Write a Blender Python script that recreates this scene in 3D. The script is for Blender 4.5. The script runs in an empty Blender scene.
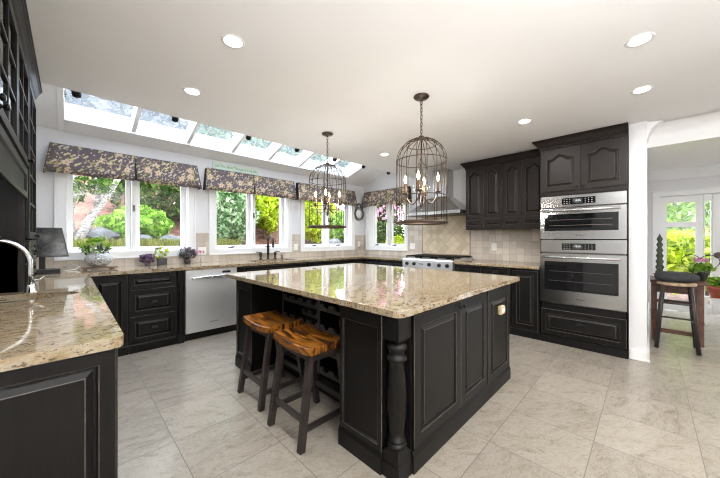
import bpy, bmesh, math, random
import numpy as np
from mathutils import Vector, Matrix
random.seed(7); np.random.seed(7)
SC = bpy.context.scene
COL = SC.collection
PI = math.pi

# ------------------------------------------------------------------ camera, world, lights, exposure
CAM_H = 1.25
cd = bpy.data.cameras.new('camera'); cam = bpy.data.objects.new('camera', cd); COL.objects.link(cam)
cam.location = (0, 0, CAM_H); cam.rotation_euler = (PI/2, 0, math.radians(44.9-90))
cd.sensor_width = 36; cd.lens = 36*290/720; cd.clip_start = 0.02; cd.clip_end = 200
SC.camera = cam
SC.view_settings.view_transform = 'Standard'; SC.view_settings.look = 'None'
SC.view_settings.gamma = 1; SC.view_settings.use_curve_mapping = False
SC.view_settings.exposure = 0.98
try:
    SC.cycles.use_denoising = True; SC.cycles.filter_width = 1.1
    SC.cycles.max_bounces = 10; SC.cycles.diffuse_bounces = 6; SC.cycles.glossy_bounces = 5
    SC.cycles.transmission_bounces = 6; SC.cycles.transparent_max_bounces = 16
    SC.cycles.caustics_reflective = False; SC.cycles.caustics_refractive = False
    SC.cycles.sample_clamp_indirect = 6
except Exception: pass

WORLD_STRENGTH = 6.6
w = bpy.data.worlds.new('sky'); SC.world = w; w.use_nodes = True
nt = w.node_tree; nt.nodes.clear()
wo = nt.nodes.new('ShaderNodeOutputWorld'); wb = nt.nodes.new('ShaderNodeBackground')
tc = nt.nodes.new('ShaderNodeTexCoord'); sx = nt.nodes.new('ShaderNodeSeparateXYZ'); rp = nt.nodes.new('ShaderNodeValToRGB')
nt.links.new(tc.outputs['Generated'], sx.inputs[0]); nt.links.new(sx.outputs['Z'], rp.inputs[0])
rp.color_ramp.elements[0].position = 0.0; rp.color_ramp.elements[0].color = (0.95, 0.97, 1.0, 1)
rp.color_ramp.elements[1].position = 0.7; rp.color_ramp.elements[1].color = (0.80, 0.89, 1.0, 1)
nt.links.new(rp.outputs[0], wb.inputs[0]); wb.inputs[1].default_value = WORLD_STRENGTH
nt.links.new(wb.outputs[0], wo.inputs[0])

CEIL = 2.45
DOWNLIGHT_W = 5.5      # each recessed ceiling lamp
def area(name, loc, size, power, color, rot=(0, 0, 0), shape='DISK', sy=None):
    l = bpy.data.lights.new(name, 'AREA'); l.shape = shape; l.size = size
    if sy: l.size_y = sy
    l.energy = power; l.color = color
    o = bpy.data.objects.new(name, l); o.location = loc; o.rotation_euler = rot; COL.objects.link(o); return o
DOWNLIGHTS = [(0.704, 1.79), (0.709, 2.63), (2.43, 0.04), (3.25, 0.04), (3.28, 0.90), (3.16, 2.66)]
DOWNLIGHTS_BEHIND = [(0.75, 0.2), (0.75, -1.4), (2.4, -1.4), (3.3, -1.4), (5.9, -1.5)]
for i, (x, y) in enumerate(DOWNLIGHTS + DOWNLIGHTS_BEHIND):
    area('recessed_lamp_glow', (x, y, CEIL-0.03), 0.12, DOWNLIGHT_W if i < 6 else DOWNLIGHT_W*0.9, (1.0, 0.98, 0.95))

# added light behind the camera, standing in for a flash bounced off the ceiling
area('bounce_flash', (-0.05, -1.35, 1.3), 1.2, 92.0, (0.985, 0.995, 1.0), rot=(PI, 0, 0))

# ------------------------------------------------------------------ materials
def new_mat(name):
    m = bpy.data.materials.new(name); m.use_nodes = True; m.node_tree.nodes.clear(); return m, m.node_tree
class NT:
    def __init__(s, name):
        s.m, s.t = new_mat(name); s.out = s.n('ShaderNodeOutputMaterial')
    def n(s, typ, **kw):
        nd = s.t.nodes.new(typ)
        for k, v in kw.items():
            if k.startswith('i_'):
                nd.inputs[k[2:].replace('_', ' ')].default_value = v
            else: setattr(nd, k, v)
        return nd
    def l(s, a, b): s.t.links.new(a, b)
    def pos(s): return s.n('ShaderNodeNewGeometry').outputs['Position']
    def math(s, op, a, b=None, c=None):
        nd = s.n('ShaderNodeMath', operation=op)
        for i, v in enumerate((a, b, c)):
            if v is None: continue
            if isinstance(v, (int, float)): nd.inputs[i].default_value = v
            else: s.l(v, nd.inputs[i])
        return nd.outputs[0]
    def ramp(s, fac, stops, interp='LINEAR'):
        r = s.n('ShaderNodeValToRGB'); e = r.color_ramp.elements; r.color_ramp.interpolation = interp
        while len(e) < len(stops): e.new(0.5)
        for i, (p, c) in enumerate(stops):
            e[i].position = p; e[i].color = (*c, 1) if len(c) == 3 else c
        s.l(fac, r.inputs[0]); return r.outputs[0]
    def mix(s, fac, a, b, mode='MIX'):
        nd = s.n('ShaderNodeMix', data_type='RGBA', blend_type=mode)
        for key, v in (('Factor', fac), ('A', a), ('B', b)):
            inp = [x for x in nd.inputs if x.name == key and x.type == ('VALUE' if key == 'Factor' else 'RGBA')][0]
            if isinstance(v, (int, float)): inp.default_value = v
            elif isinstance(v, tuple): inp.default_value = (*v, 1) if len(v) == 3 else v
            else: s.l(v, inp)
        return [x for x in nd.outputs if x.type == 'RGBA'][0]
    def noise(s, vec, scale, detail=3, rough=0.5, dist=0.0):
        nd = s.n('ShaderNodeTexNoise'); nd.inputs['Scale'].default_value = scale; nd.inputs['Detail'].default_value = detail
        nd.inputs['Roughness'].default_value = rough; nd.inputs['Distortion'].default_value = dist
        if vec is not None: s.l(vec, nd.inputs['Vector'])
        return nd
    def mapping(s, vec, scale=(1, 1, 1), loc=(0, 0, 0), rot=(0, 0, 0)):
        nd = s.n('ShaderNodeMapping'); nd.inputs['Scale'].default_value = scale; nd.inputs['Location'].default_value = loc
        nd.inputs['Rotation'].default_value = rot; s.l(vec, nd.inputs['Vector']); return nd.outputs[0]
    def bsdf(s, color=None, rough=0.5, metal=0.0, bump=None, bumpd=0.002, **kw):
        b = s.n('ShaderNodeBsdfPrincipled')
        for k, v in (('Base Color', color), ('Roughness', rough), ('Metallic', metal)):
            if v is None: continue
            if isinstance(v, (int, float)): b.inputs[k].default_value = v
            elif isinstance(v, tuple): b.inputs[k].default_value = (*v, 1)
            else: s.l(v, b.inputs[k])
        for k, v in kw.items(): b.inputs[k.replace('_', ' ')].default_value = v
        if bump is not None:
            bp = s.n('ShaderNodeBump'); bp.inputs['Distance'].default_value = bumpd; s.l(bump, bp.inputs['Height']); s.l(bp.outputs[0], b.inputs['Normal'])
        s.l(b.outputs[0], s.out.inputs[0]); return b
M = {}
def simple(name, color, rough=0.5, metal=0.0, var=0.06, scale=8, **kw):
    t = NT(name); nz = t.noise(t.pos(), scale, 3)
    c = t.ramp(nz.outputs[0], [(0.3, tuple(max(0, x*(1-var)) for x in color)), (0.7, tuple(min(1, x*(1+var)) for x in color))])
    t.bsdf(c, rough, metal, **kw); M[name] = t.m; return t.m

# painted dark cabinets: brushed charcoal brown
t = NT('dark_cabinet'); p = t.pos()
nz = t.noise(t.mapping(p, (30, 30, 2)), 3, 4); n2 = t.noise(p, 2.5, 2)
c = t.ramp(nz.outputs[0], [(0.25, (0.0045, 0.0039, 0.0036)), (0.75, (0.0082, 0.0072, 0.0067))])
t.bsdf(c, t.math('MULTIPLY_ADD', n2.outputs[0], 0.10, 0.36), 0.0, bump=nz.outputs[0], bumpd=0.0003, Specular_IOR_Level=0.24); M['cab'] = t.m
t = NT('brown_cabinet'); p = t.pos(); nz = t.noise(t.mapping(p, (30, 30, 2)), 3, 4)
c = t.ramp(nz.outputs[0], [(0.25, (0.0105, 0.0066, 0.0055)), (0.75, (0.0155, 0.0104, 0.0089))]); t.bsdf(c, 0.42, Specular_IOR_Level=0.28); M['cab_upper'] = t.m
simple('worn_edge', (0.075, 0.064, 0.054), 0.5, var=0.5, scale=25)
simple('rack_paint', (0.075, 0.072, 0.07), 0.35)  # cabinet colour lightened to paint in light falling on the rack rails
simple('steel_bright', (0.90, 0.90, 0.90), 0.42, 1.0, var=0.01)  # steel lightened so bright reflections are painted into dishwasher and range fronts
simple('black_metal', (0.012, 0.011, 0.011), 0.35, 0.6)
simple('bronze', (0.085, 0.062, 0.048), 0.38, 0.8)
simple('iron_grey', (0.12, 0.11, 0.105), 0.45, 0.7)
simple('chrome', (0.78, 0.79, 0.8), 0.12, 1.0)
simple('white_trim', (0.83, 0.83, 0.83), 0.35, var=0.01)
simple('wall_paint', (0.74, 0.74, 0.75), 0.6, var=0.012, scale=3)
simple('ceiling_paint', (0.86, 0.86, 0.86), 0.7, var=0.012, scale=2)
simple('plastic_white', (0.85, 0.84, 0.81), 0.35, var=0.02)
simple('plastic_beige', (0.58, 0.46, 0.30), 0.4, var=0.04)
simple('black_plastic', (0.018, 0.018, 0.02), 0.3)
simple('black_glass', (0.008, 0.008, 0.009), 0.04)
simple('stool_paint', (0.028, 0.021, 0.019), 0.4, var=0.3, scale=14)
simple('terracotta', (0.42, 0.09, 0.05), 0.6)
simple('tray_wood', (0.16, 0.085, 0.05), 0.5, var=0.3)
simple('pot_grey', (0.06, 0.06, 0.062), 0.5, var=0.2)
simple('soil', (0.05, 0.035, 0.025), 0.9)
simple('stone_grey', (0.09, 0.09, 0.095), 0.85, var=0.5, scale=6)
simple('sign_green', (0.62, 0.74, 0.62), 0.6)
simple('sign_ink', (0.16, 0.26, 0.2), 0.6)
simple('cream_candle', (0.16, 0.075, 0.028), 0.5)
simple('cushion_charcoal', (0.035, 0.037, 0.04), 0.8, var=0.3, scale=40)
simple('bark_brown', (0.13, 0.08, 0.05), 0.9, var=0.4, scale=12)
simple('cord_white', (0.75, 0.74, 0.72), 0.5)
simple('table_wood', (0.11, 0.045, 0.028), 0.35, var=0.4, scale=18)
simple('old_wood', (0.42, 0.30, 0.19), 0.6, var=0.35, scale=18)
simple('house_siding', (0.6, 0.6, 0.6), 0.8)
simple('lining_fabric', (0.022, 0.019, 0.022), 0.9)
simple('dark_sink', (0.016, 0.014, 0.013), 0.5)
simple('cactus_skin', (0.05, 0.062, 0.04), 0.7, var=0.4, scale=30)
simple('pink_petal', (0.75, 0.12, 0.3), 0.6)
simple('white_board', (0.75, 0.75, 0.77), 0.5)

t = NT('stainless'); p = t.pos(); nz = t.noise(t.mapping(p, (2, 2, 220)), 4, 2)
t.bsdf(t.ramp(nz.outputs[0], [(0.3, (0.44, 0.44, 0.44)), (0.7, (0.48, 0.48, 0.48))]), t.math('MULTIPLY_ADD', nz.outputs[0], 0.03, 0.20), 1.0); M['steel'] = t.m

t = NT('granite'); p = t.pos()
n1 = t.noise(t.mapping(p, (0.55, 1.6, 1)), 24, 5, 0.7, 0.4); n2 = t.noise(t.mapping(p, (0.5, 1.5, 1)), 62, 4, 0.62); n3 = t.noise(p, 160, 2)
vo = t.n('ShaderNodeTexVoronoi'); vo.inputs['Scale'].default_value = 95; t.l(p, vo.inputs['Vector'])
base = t.ramp(n1.outputs[0], [(0.28, (0.18, 0.112, 0.052)), (0.45, (0.33, 0.245, 0.142)), (0.60, (0.39, 0.335, 0.25)), (0.8, (0.235, 0.15, 0.072))])
sp = t.ramp(n2.outputs[0], [(0.385, (1, 1, 1)), (0.45, (0, 0, 0))])
c = t.mix(sp, base, (0.105, 0.066, 0.038))
sp2 = t.ramp(vo.outputs['Distance'], [(0.12, (1, 1, 1)), (0.22, (0, 0, 0))])
gate = t.ramp(n2.outputs[0], [(0.5, (0, 0, 0)), (0.56, (1, 1, 1))])
c = t.mix(t.math('MULTIPLY', sp2, gate), c, (0.045, 0.03, 0.022))
lt = t.ramp(n3.outputs[0], [(0.60, (0, 0, 0)), (0.70, (1, 1, 1))])
c = t.mix(t.math('MULTIPLY', lt, 0.35), c, (0.58, 0.52, 0.43))
t.bsdf(c, 0.05, 0.0, Specular_IOR_Level=0.75); M['granite'] = t.m

TILE = 0.4575
t = NT('floor_tile'); p = t.pos()
uv = t.mapping(p, (1/TILE, 1/TILE, 1), (-0.46/TILE, -0.242/TILE, 0))
fl = t.n('ShaderNodeVectorMath', operation='FLOOR'); t.l(uv, fl.inputs[0])
fr = t.n('ShaderNodeVectorMath', operation='FRACTION'); t.l(uv, fr.inputs[0])
sf = t.n('ShaderNodeSeparateXYZ'); t.l(fr.outputs[0], sf.inputs[0])
wn = t.n('ShaderNodeTexWhiteNoise', noise_dimensions='2D'); t.l(fl.outputs[0], wn.inputs['Vector'])
off = t.n('ShaderNodeVectorMath', operation='MULTIPLY_ADD'); t.l(wn.outputs['Color'], off.inputs[0]); off.inputs[1].default_value = (17, 17, 17); t.l(p, off.inputs[2])
rot = t.n('ShaderNodeVectorRotate', rotation_type='Z_AXIS'); t.l(off.outputs[0], rot.inputs['Vector'])
ang = t.math('MULTIPLY_ADD', t.math('ROUND', wn.outputs['Value']), 0.5, 0.15); t.l(ang, rot.inputs['Angle'])
st = t.mapping(rot.outputs[0], (4.0, 10.0, 1))
v1 = t.noise(st, 1.2, 10, 0.74, 0.7); v2 = t.noise(rot.outputs[0], 45, 3, 0.6); v4 = t.noise(t.mapping(rot.outputs[0], (1, 2.2, 1)), 38, 8, 0.75, 0.4); v3 = t.noise(st, 0.7, 4, 0.5, 2.2)
c = t.ramp(v1.outputs[0], [(0.25, (0.205, 0.166, 0.127)), (0.42, (0.305, 0.266, 0.219)), (0.56, (0.352, 0.313, 0.264)), (0.75, (0.268, 0.224, 0.177))])
band = t.math('ABSOLUTE', t.math('SUBTRACT', v3.outputs[0], 0.5))
vein = t.ramp(band, [(0.0, (1, 1, 1)), (0.012, (0, 0, 0))])
vm = t.ramp(v1.outputs[0], [(0.42, (1, 1, 1)), (0.55, (0, 0, 0))])
c = t.mix(t.math('MULTIPLY', t.math('MULTIPLY', vein, vm), 0.6), c, (0.14, 0.115, 0.09))
c = t.mix(1.0, c, t.ramp(v4.outputs[0], [(0.3, (0.80, 0.785, 0.765)), (0.5, (1, 1, 1)), (0.7, (1.10, 1.10, 1.10))]), 'MULTIPLY')
pit = t.ramp(v2.outputs[0], [(0.28, (1, 1, 1)), (0.36, (0, 0, 0))])
c = t.mix(t.math('MULTIPLY', pit, 0.35), c, (0.17, 0.14, 0.11))
tv = t.math('MULTIPLY_ADD', wn.outputs['Value'], 0.16, 0.90)
cmb = t.n('ShaderNodeCombineColor'); [t.l(tv, cmb.inputs[i]) for i in range(3)]
c = t.mix(1.0, c, cmb.outputs[0], 'MULTIPLY')
ex = t.math('ABSOLUTE', t.math('SUBTRACT', sf.outputs[0], 0.5)); ey = t.math('ABSOLUTE', t.math('SUBTRACT', sf.outputs[1], 0.5))
ed = t.math('GREATER_THAN', t.math('MAXIMUM', ex, ey), 0.5-0.0045)
c = t.mix(ed, c, (0.13, 0.115, 0.10))
t.bsdf(c, t.math('MULTIPLY_ADD', ed, 0.4, 0.23), 0.0, Specular_IOR_Level=0.45); M['floor'] = t.m

def tile_mat(name, size, rotdeg, c0, c1, axis):
    """Stone wall tiles: axis 'x' walls run along X, 'y' walls run along Y."""
    t = NT(name); p = t.pos(); sp_ = t.n('ShaderNodeSeparateXYZ'); t.l(p, sp_.inputs[0])
    cb = t.n('ShaderNodeCombineXYZ'); t.l(sp_.outputs[0 if axis == 'x' else 1], cb.inputs[0]); t.l(sp_.outputs[2], cb.inputs[1])
    uv = t.mapping(cb.outputs[0], (1/size, 1/size, 1), (0.2, -0.91/size, 0), (0, 0, math.radians(rotdeg)))
    fl = t.n('ShaderNodeVectorMath', operation='FLOOR'); t.l(uv, fl.inputs[0]); fr = t.n('ShaderNodeVectorMath', operation='FRACTION'); t.l(uv, fr.inputs[0])
    sf = t.n('ShaderNodeSeparateXYZ'); t.l(fr.outputs[0], sf.inputs[0])
    wn = t.n('ShaderNodeTexWhiteNoise', noise_dimensions='2D'); t.l(fl.outputs[0], wn.inputs['Vector'])
    nz = t.noise(p, 22, 5, 0.6, 0.6)
    f = t.math('ADD', t.math('MULTIPLY', wn.outputs['Value'], 0.6), t.math('MULTIPLY', nz.outputs[0], 0.5))
    c = t.ramp(f, [(0.2, c0), (0.85, c1)])
    ex = t.math('ABSOLUTE', t.math('SUBTRACT', sf.outputs[0], 0.5)); ey = t.math('ABSOLUTE', t.math('SUBTRACT', sf.outputs[1], 0.5))
    ed = t.ramp(t.math('MAXIMUM', ex, ey), [(0.475, (0, 0, 0)), (0.49, (1, 1, 1))])
    c = t.mix(ed, c, tuple(0.78*x for x in c0))
    t.bsdf(c, 0.5); M[name] = t.m
tile_mat('tile_window_wall', 0.102, 0, (0.47, 0.405, 0.34), (0.66, 0.595, 0.52), 'x')
tile_mat('tile_range_wall', 0.102, 0, (0.45, 0.395, 0.335), (0.66, 0.60, 0.525), 'y')
tile_mat('tile_diagonal', 0.102, 45, (0.49, 0.40, 0.275), (0.70, 0.595, 0.45), 'y')
simple('tile_trim', (0.33, 0.25, 0.17), 0.5, var=0.2, scale=30)

# floral fabric: flowers, leaves and vines over dark purple grey
t = NT('floral_fabric'); p = t.pos(); s_ = t.n('ShaderNodeSeparateXYZ'); t.l(p, s_.inputs[0])
u = t.math('SUBTRACT', s_.outputs[0], s_.outputs[1]); cb = t.n('ShaderNodeCombineXYZ'); t.l(u, cb.inputs[0]); t.l(s_.outputs[2], cb.inputs[1])
def blooms(scale, petals, r, amp, offs, keep):
    mp = t.mapping(cb.outputs[0], (1, 1, 1), offs)
    wob = t.noise(mp, 28, 3); mv = t.n('ShaderNodeVectorMath', operation='MULTIPLY_ADD'); t.l(wob.outputs['Color'], mv.inputs[0]); mv.inputs[1].default_value = (0.014,)*3; t.l(mp, mv.inputs[2])
    v = t.n('ShaderNodeTexVoronoi', voronoi_dimensions='2D'); v.inputs['Scale'].default_value = scale; t.l(mv.outputs[0], v.inputs['Vector'])
    d = t.n('ShaderNodeVectorMath', operation='SUBTRACT'); sc = t.n('ShaderNodeVectorMath', operation='SCALE'); sc.inputs['Scale'].default_value = 1.0
    t.l(mv.outputs[0], d.inputs[0]); t.l(v.outputs['Position'], d.inputs[1])
    sd = t.n('ShaderNodeSeparateXYZ'); t.l(d.outputs[0], sd.inputs[0])
    a = t.math('ARCTAN2', sd.outputs[1], sd.outputs[0]); pet = t.math('MULTIPLY_ADD', t.math('SINE', t.math('MULTIPLY', a, petals)), amp, r)
    inside = t.math('LESS_THAN', v.outputs['Distance'], pet)
    sc2 = t.n('ShaderNodeSeparateColor'); t.l(v.outputs['Color'], sc2.inputs[0])
    return t.math('MULTIPLY', inside, t.math('LESS_THAN', sc2.outputs[0], keep)), t.math('DIVIDE', v.outputs['Distance'], r), sc2.outputs[1]
base = t.ramp(t.noise(cb.outputs[0], 40, 2).outputs[0], [(0.3, (0.088, 0.070, 0.076)), (0.7, (0.120, 0.097, 0.105))])
vn = t.noise(cb.outputs[0], 7, 1, 0.4, 0.6); vine = t.math('LESS_THAN', t.math('ABSOLUTE', t.math('SUBTRACT', vn.outputs[0], 0.5)), 0.011)
c = t.mix(vine, base, (0.30, 0.22, 0.12))
m1, d1, h1 = blooms(19, 2, 0.30, 0.17, (0.3, 0.1, 0), 0.50)
c = t.mix(m1, c, t.ramp(h1, [(0.2, (0.35, 0.33, 0.13)), (0.6, (0.55, 0.46, 0.23)), (0.9, (0.42, 0.36, 0.30))]))
m3, d3, h3 = blooms(32, 5, 0.24, 0.10, (1.7, 0.6, 0), 0.42)
c = t.mix(m3, c, (0.50, 0.42, 0.30))
m2, d2, h2 = blooms(7.5, 5, 0.29, 0.11, (0.0, 0.37, 0), 0.55)
pet = t.ramp(d2, [(0.1, (0.34, 0.19, 0.09)), (0.35, (0.56, 0.40, 0.28)), (0.8, (0.52, 0.43, 0.30)), (1.0, (0.34, 0.23, 0.18))])
c = t.mix(m2, c, pet)
t.bsdf(c, 0.85); M['fabric'] = t.m

# amber streaked stool seats
t = NT('amber_wood'); p = t.pos(); st = t.mapping(p, (26, 4.0, 10), (0, 0, 0), (0, 0, 0.25)); nz = t.noise(st, 1.0, 4, 0.6, 1.1)
c = t.ramp(nz.outputs[0], [(0.38, (0.016, 0.006, 0.003)), (0.47, (0.10, 0.030, 0.006)), (0.56, (0.38, 0.145, 0.016)), (0.64, (0.16, 0.050, 0.009)), (0.74, (0.03, 0.011, 0.005))])
t.bsdf(c, 0.28, Specular_IOR_Level=0.4); M['amber'] = t.m

def glass(name, tint, fac=0.06, milk=0.0, milkc=(0.8, 0.85, 0.9)):
    t = NT(name); tr = t.n('ShaderNodeBsdfTransparent'); tr.inputs[0].default_value = (*tint, 1)
    gl = t.n('ShaderNodeBsdfGlossy'); gl.inputs['Roughness'].default_value = 0.02
    lw = t.n('ShaderNodeLayerWeight'); fz = t.math('MULTIPLY_ADD', t.math('POWER', lw.outputs['Facing'], 5.0), 0.9, 0.035)
    mx = t.n('ShaderNodeMixShader'); t.l(fz, mx.inputs[0])
    src = tr.outputs[0]
    if milk:
        tl = t.n('ShaderNodeBsdfTranslucent'); nz = t.noise(t.mapping(t.pos(), (2.5, 6, 1)), 1.0, 5, 0.6, 1.0)
        t.l(t.ramp(nz.outputs[0], [(0.35, tuple(0.55*x for x in milkc)), (0.65, milkc)]), tl.inputs[0])
        mm = t.n('ShaderNodeMixShader'); mm.inputs[0].default_value = milk; t.l(src, mm.inputs[1]); t.l(tl.outputs[0], mm.inputs[2]); src = mm.outputs[0]
    t.l(src, mx.inputs[1]); t.l(gl.outputs[0], mx.inputs[2]); t.l(mx.outputs[0], t.out.inputs[0]); M[name] = t.m
glass('window_glass', (0.97, 0.98, 0.98))
glass('skylight_glass', (0.72, 0.73, 0.75), milk=0.07, milkc=(0.55, 0.58, 0.63))
glass('cabinet_glass', (0.5, 0.5, 0.5))
glass('crystal', (0.95, 0.955, 0.96))

t = NT('cut_glass'); tr = t.n('ShaderNodeBsdfTransparent'); df = t.n('ShaderNodeBsdfDiffuse'); df.inputs[0].default_value = (0.75, 0.78, 0.8, 1)
gl = t.n('ShaderNodeBsdfGlossy'); gl.inputs['Roughness'].default_value = 0.08; vo = t.n('ShaderNodeTexVoronoi', feature='DISTANCE_TO_EDGE'); vo.inputs['Scale'].default_value = 42; t.l(t.pos(), vo.inputs['Vector'])
m1_ = t.n('ShaderNodeMixShader'); t.l(t.ramp(vo.outputs['Distance'], [(0.0, (0.55, 0.55, 0.55)), (0.25, (0.12, 0.12, 0.12))]), m1_.inputs[0]); t.l(tr.outputs[0], m1_.inputs[1]); t.l(df.outputs[0], m1_.inputs[2])
m2_ = t.n('ShaderNodeMixShader'); m2_.inputs[0].default_value = 0.12; t.l(m1_.outputs[0], m2_.inputs[1]); t.l(gl.outputs[0], m2_.inputs[2]); t.l(m2_.outputs[0], t.out.inputs[0]); M['cut_glass'] = t.m

def leaf_mat(name, cols, trans=0.45):
    t = NT(name); g = t.n('ShaderNodeNewGeometry'); nz = t.noise(g.outputs['Position'], 3.5, 3)
    f = t.math('ADD', t.math('MULTIPLY', g.outputs['Random Per Island'], 0.65), t.math('MULTIPLY', nz.outputs[0], 0.4))
    n = len(cols); c = t.ramp(f, [(0.12+0.76*i/(n-1), cols[i]) for i in range(n)])
    b = t.n('ShaderNodeBsdfDiffuse'); t.l(c, b.inputs[0]); tl = t.n('ShaderNodeBsdfTranslucent'); t.l(c, tl.inputs[0])
    mx = t.n('ShaderNodeMixShader'); mx.inputs[0].default_value = trans; t.l(b.outputs[0], mx.inputs[1]); t.l(tl.outputs[0], mx.inputs[2]); t.l(mx.outputs[0], t.out.inputs[0]); M[name] = t.m
leaf_mat('leaf_dark', [(0.010, 0.024, 0.007), (0.03, 0.065, 0.013), (0.075, 0.13, 0.028), (0.16, 0.22, 0.06)])
leaf_mat('leaf_bright', [(0.035, 0.09, 0.012), (0.13, 0.27, 0.028), (0.27, 0.45, 0.06), (0.42, 0.58, 0.16)])
leaf_mat('leaf_lime', [(0.10, 0.15, 0.008), (0.32, 0.42, 0.016), (0.52, 0.62, 0.04), (0.64, 0.72, 0.15)])
leaf_mat('leaf_variegated', [(0.015, 0.04, 0.014), (0.09, 0.18, 0.06), (0.28, 0.40, 0.20), (0.58, 0.66, 0.48)])
leaf_mat('leaf_grass', [(0.07, 0.085, 0.02), (0.18, 0.19, 0.045), (0.32, 0.31, 0.10)])
leaf_mat('leaf_pink', [(0.45, 0.10, 0.25), (0.75, 0.35, 0.52), (0.88, 0.62, 0.72)])
leaf_mat('leaf_purple', [(0.06, 0.02, 0.06), (0.16, 0.08, 0.16), (0.42, 0.34, 0.42)])
leaf_mat('leaf_silver', [(0.06, 0.09, 0.06), (0.2, 0.22, 0.2), (0.45, 0.44, 0.46)])
t = NT('white_bark'); p = t.pos(); nz = t.noise(t.mapping(p, (6, 6, 14)), 2.5, 4, 0.7)
t.bsdf(t.ramp(nz.outputs[0], [(0.38, (0.04, 0.034, 0.03)), (0.52, (0.24, 0.22, 0.20)), (0.7, (0.40, 0.38, 0.36))]), 0.85); M['white_bark'] = t.m
t = NT('rust_earth'); p = t.pos(); nz = t.noise(t.mapping(p, (2, 2, 5)), 1.6, 6, 0.65, 0.6); n2 = t.noise(p, 14, 3)
c = t.ramp(nz.outputs[0], [(0.3, (0.035, 0.02, 0.015)), (0.45, (0.11, 0.045, 0.028)), (0.6, (0.19, 0.085, 0.055)), (0.75, (0.13, 0.10, 0.085))])
t.bsdf(c, 0.95, bump=n2.outputs[0], bumpd=0.05); M['earth'] = t.m
def emit(name, col, st):
    t = NT(name); e = t.n('ShaderNodeEmission'); e.inputs[0].default_value = (*col, 1); e.inputs[1].default_value = st; t.l(e.outputs[0], t.out.inputs[0]); M[name] = t.m
emit('lamp_disc', (1.0, 0.96, 0.90), 9.0)
emit('bulb_glow', (1.0, 0.78, 0.5), 9.0)
emit('display_glow', (0.8, 0.9, 1.0), 0.9)
t = NT('screen_face'); p = t.pos(); nz = t.noise(t.mapping(p, (9, 9, 9)), 1.4, 5, 0.6, 0.8)
t.bsdf(t.ramp(nz.outputs[0], [(0.35, (0.02, 0.021, 0.022)), (0.55, (0.07, 0.073, 0.07)), (0.72, (0.16, 0.165, 0.15))]), 0.12); M['screen'] = t.m  # mottled greys paint reflections into the dark screen

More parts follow.
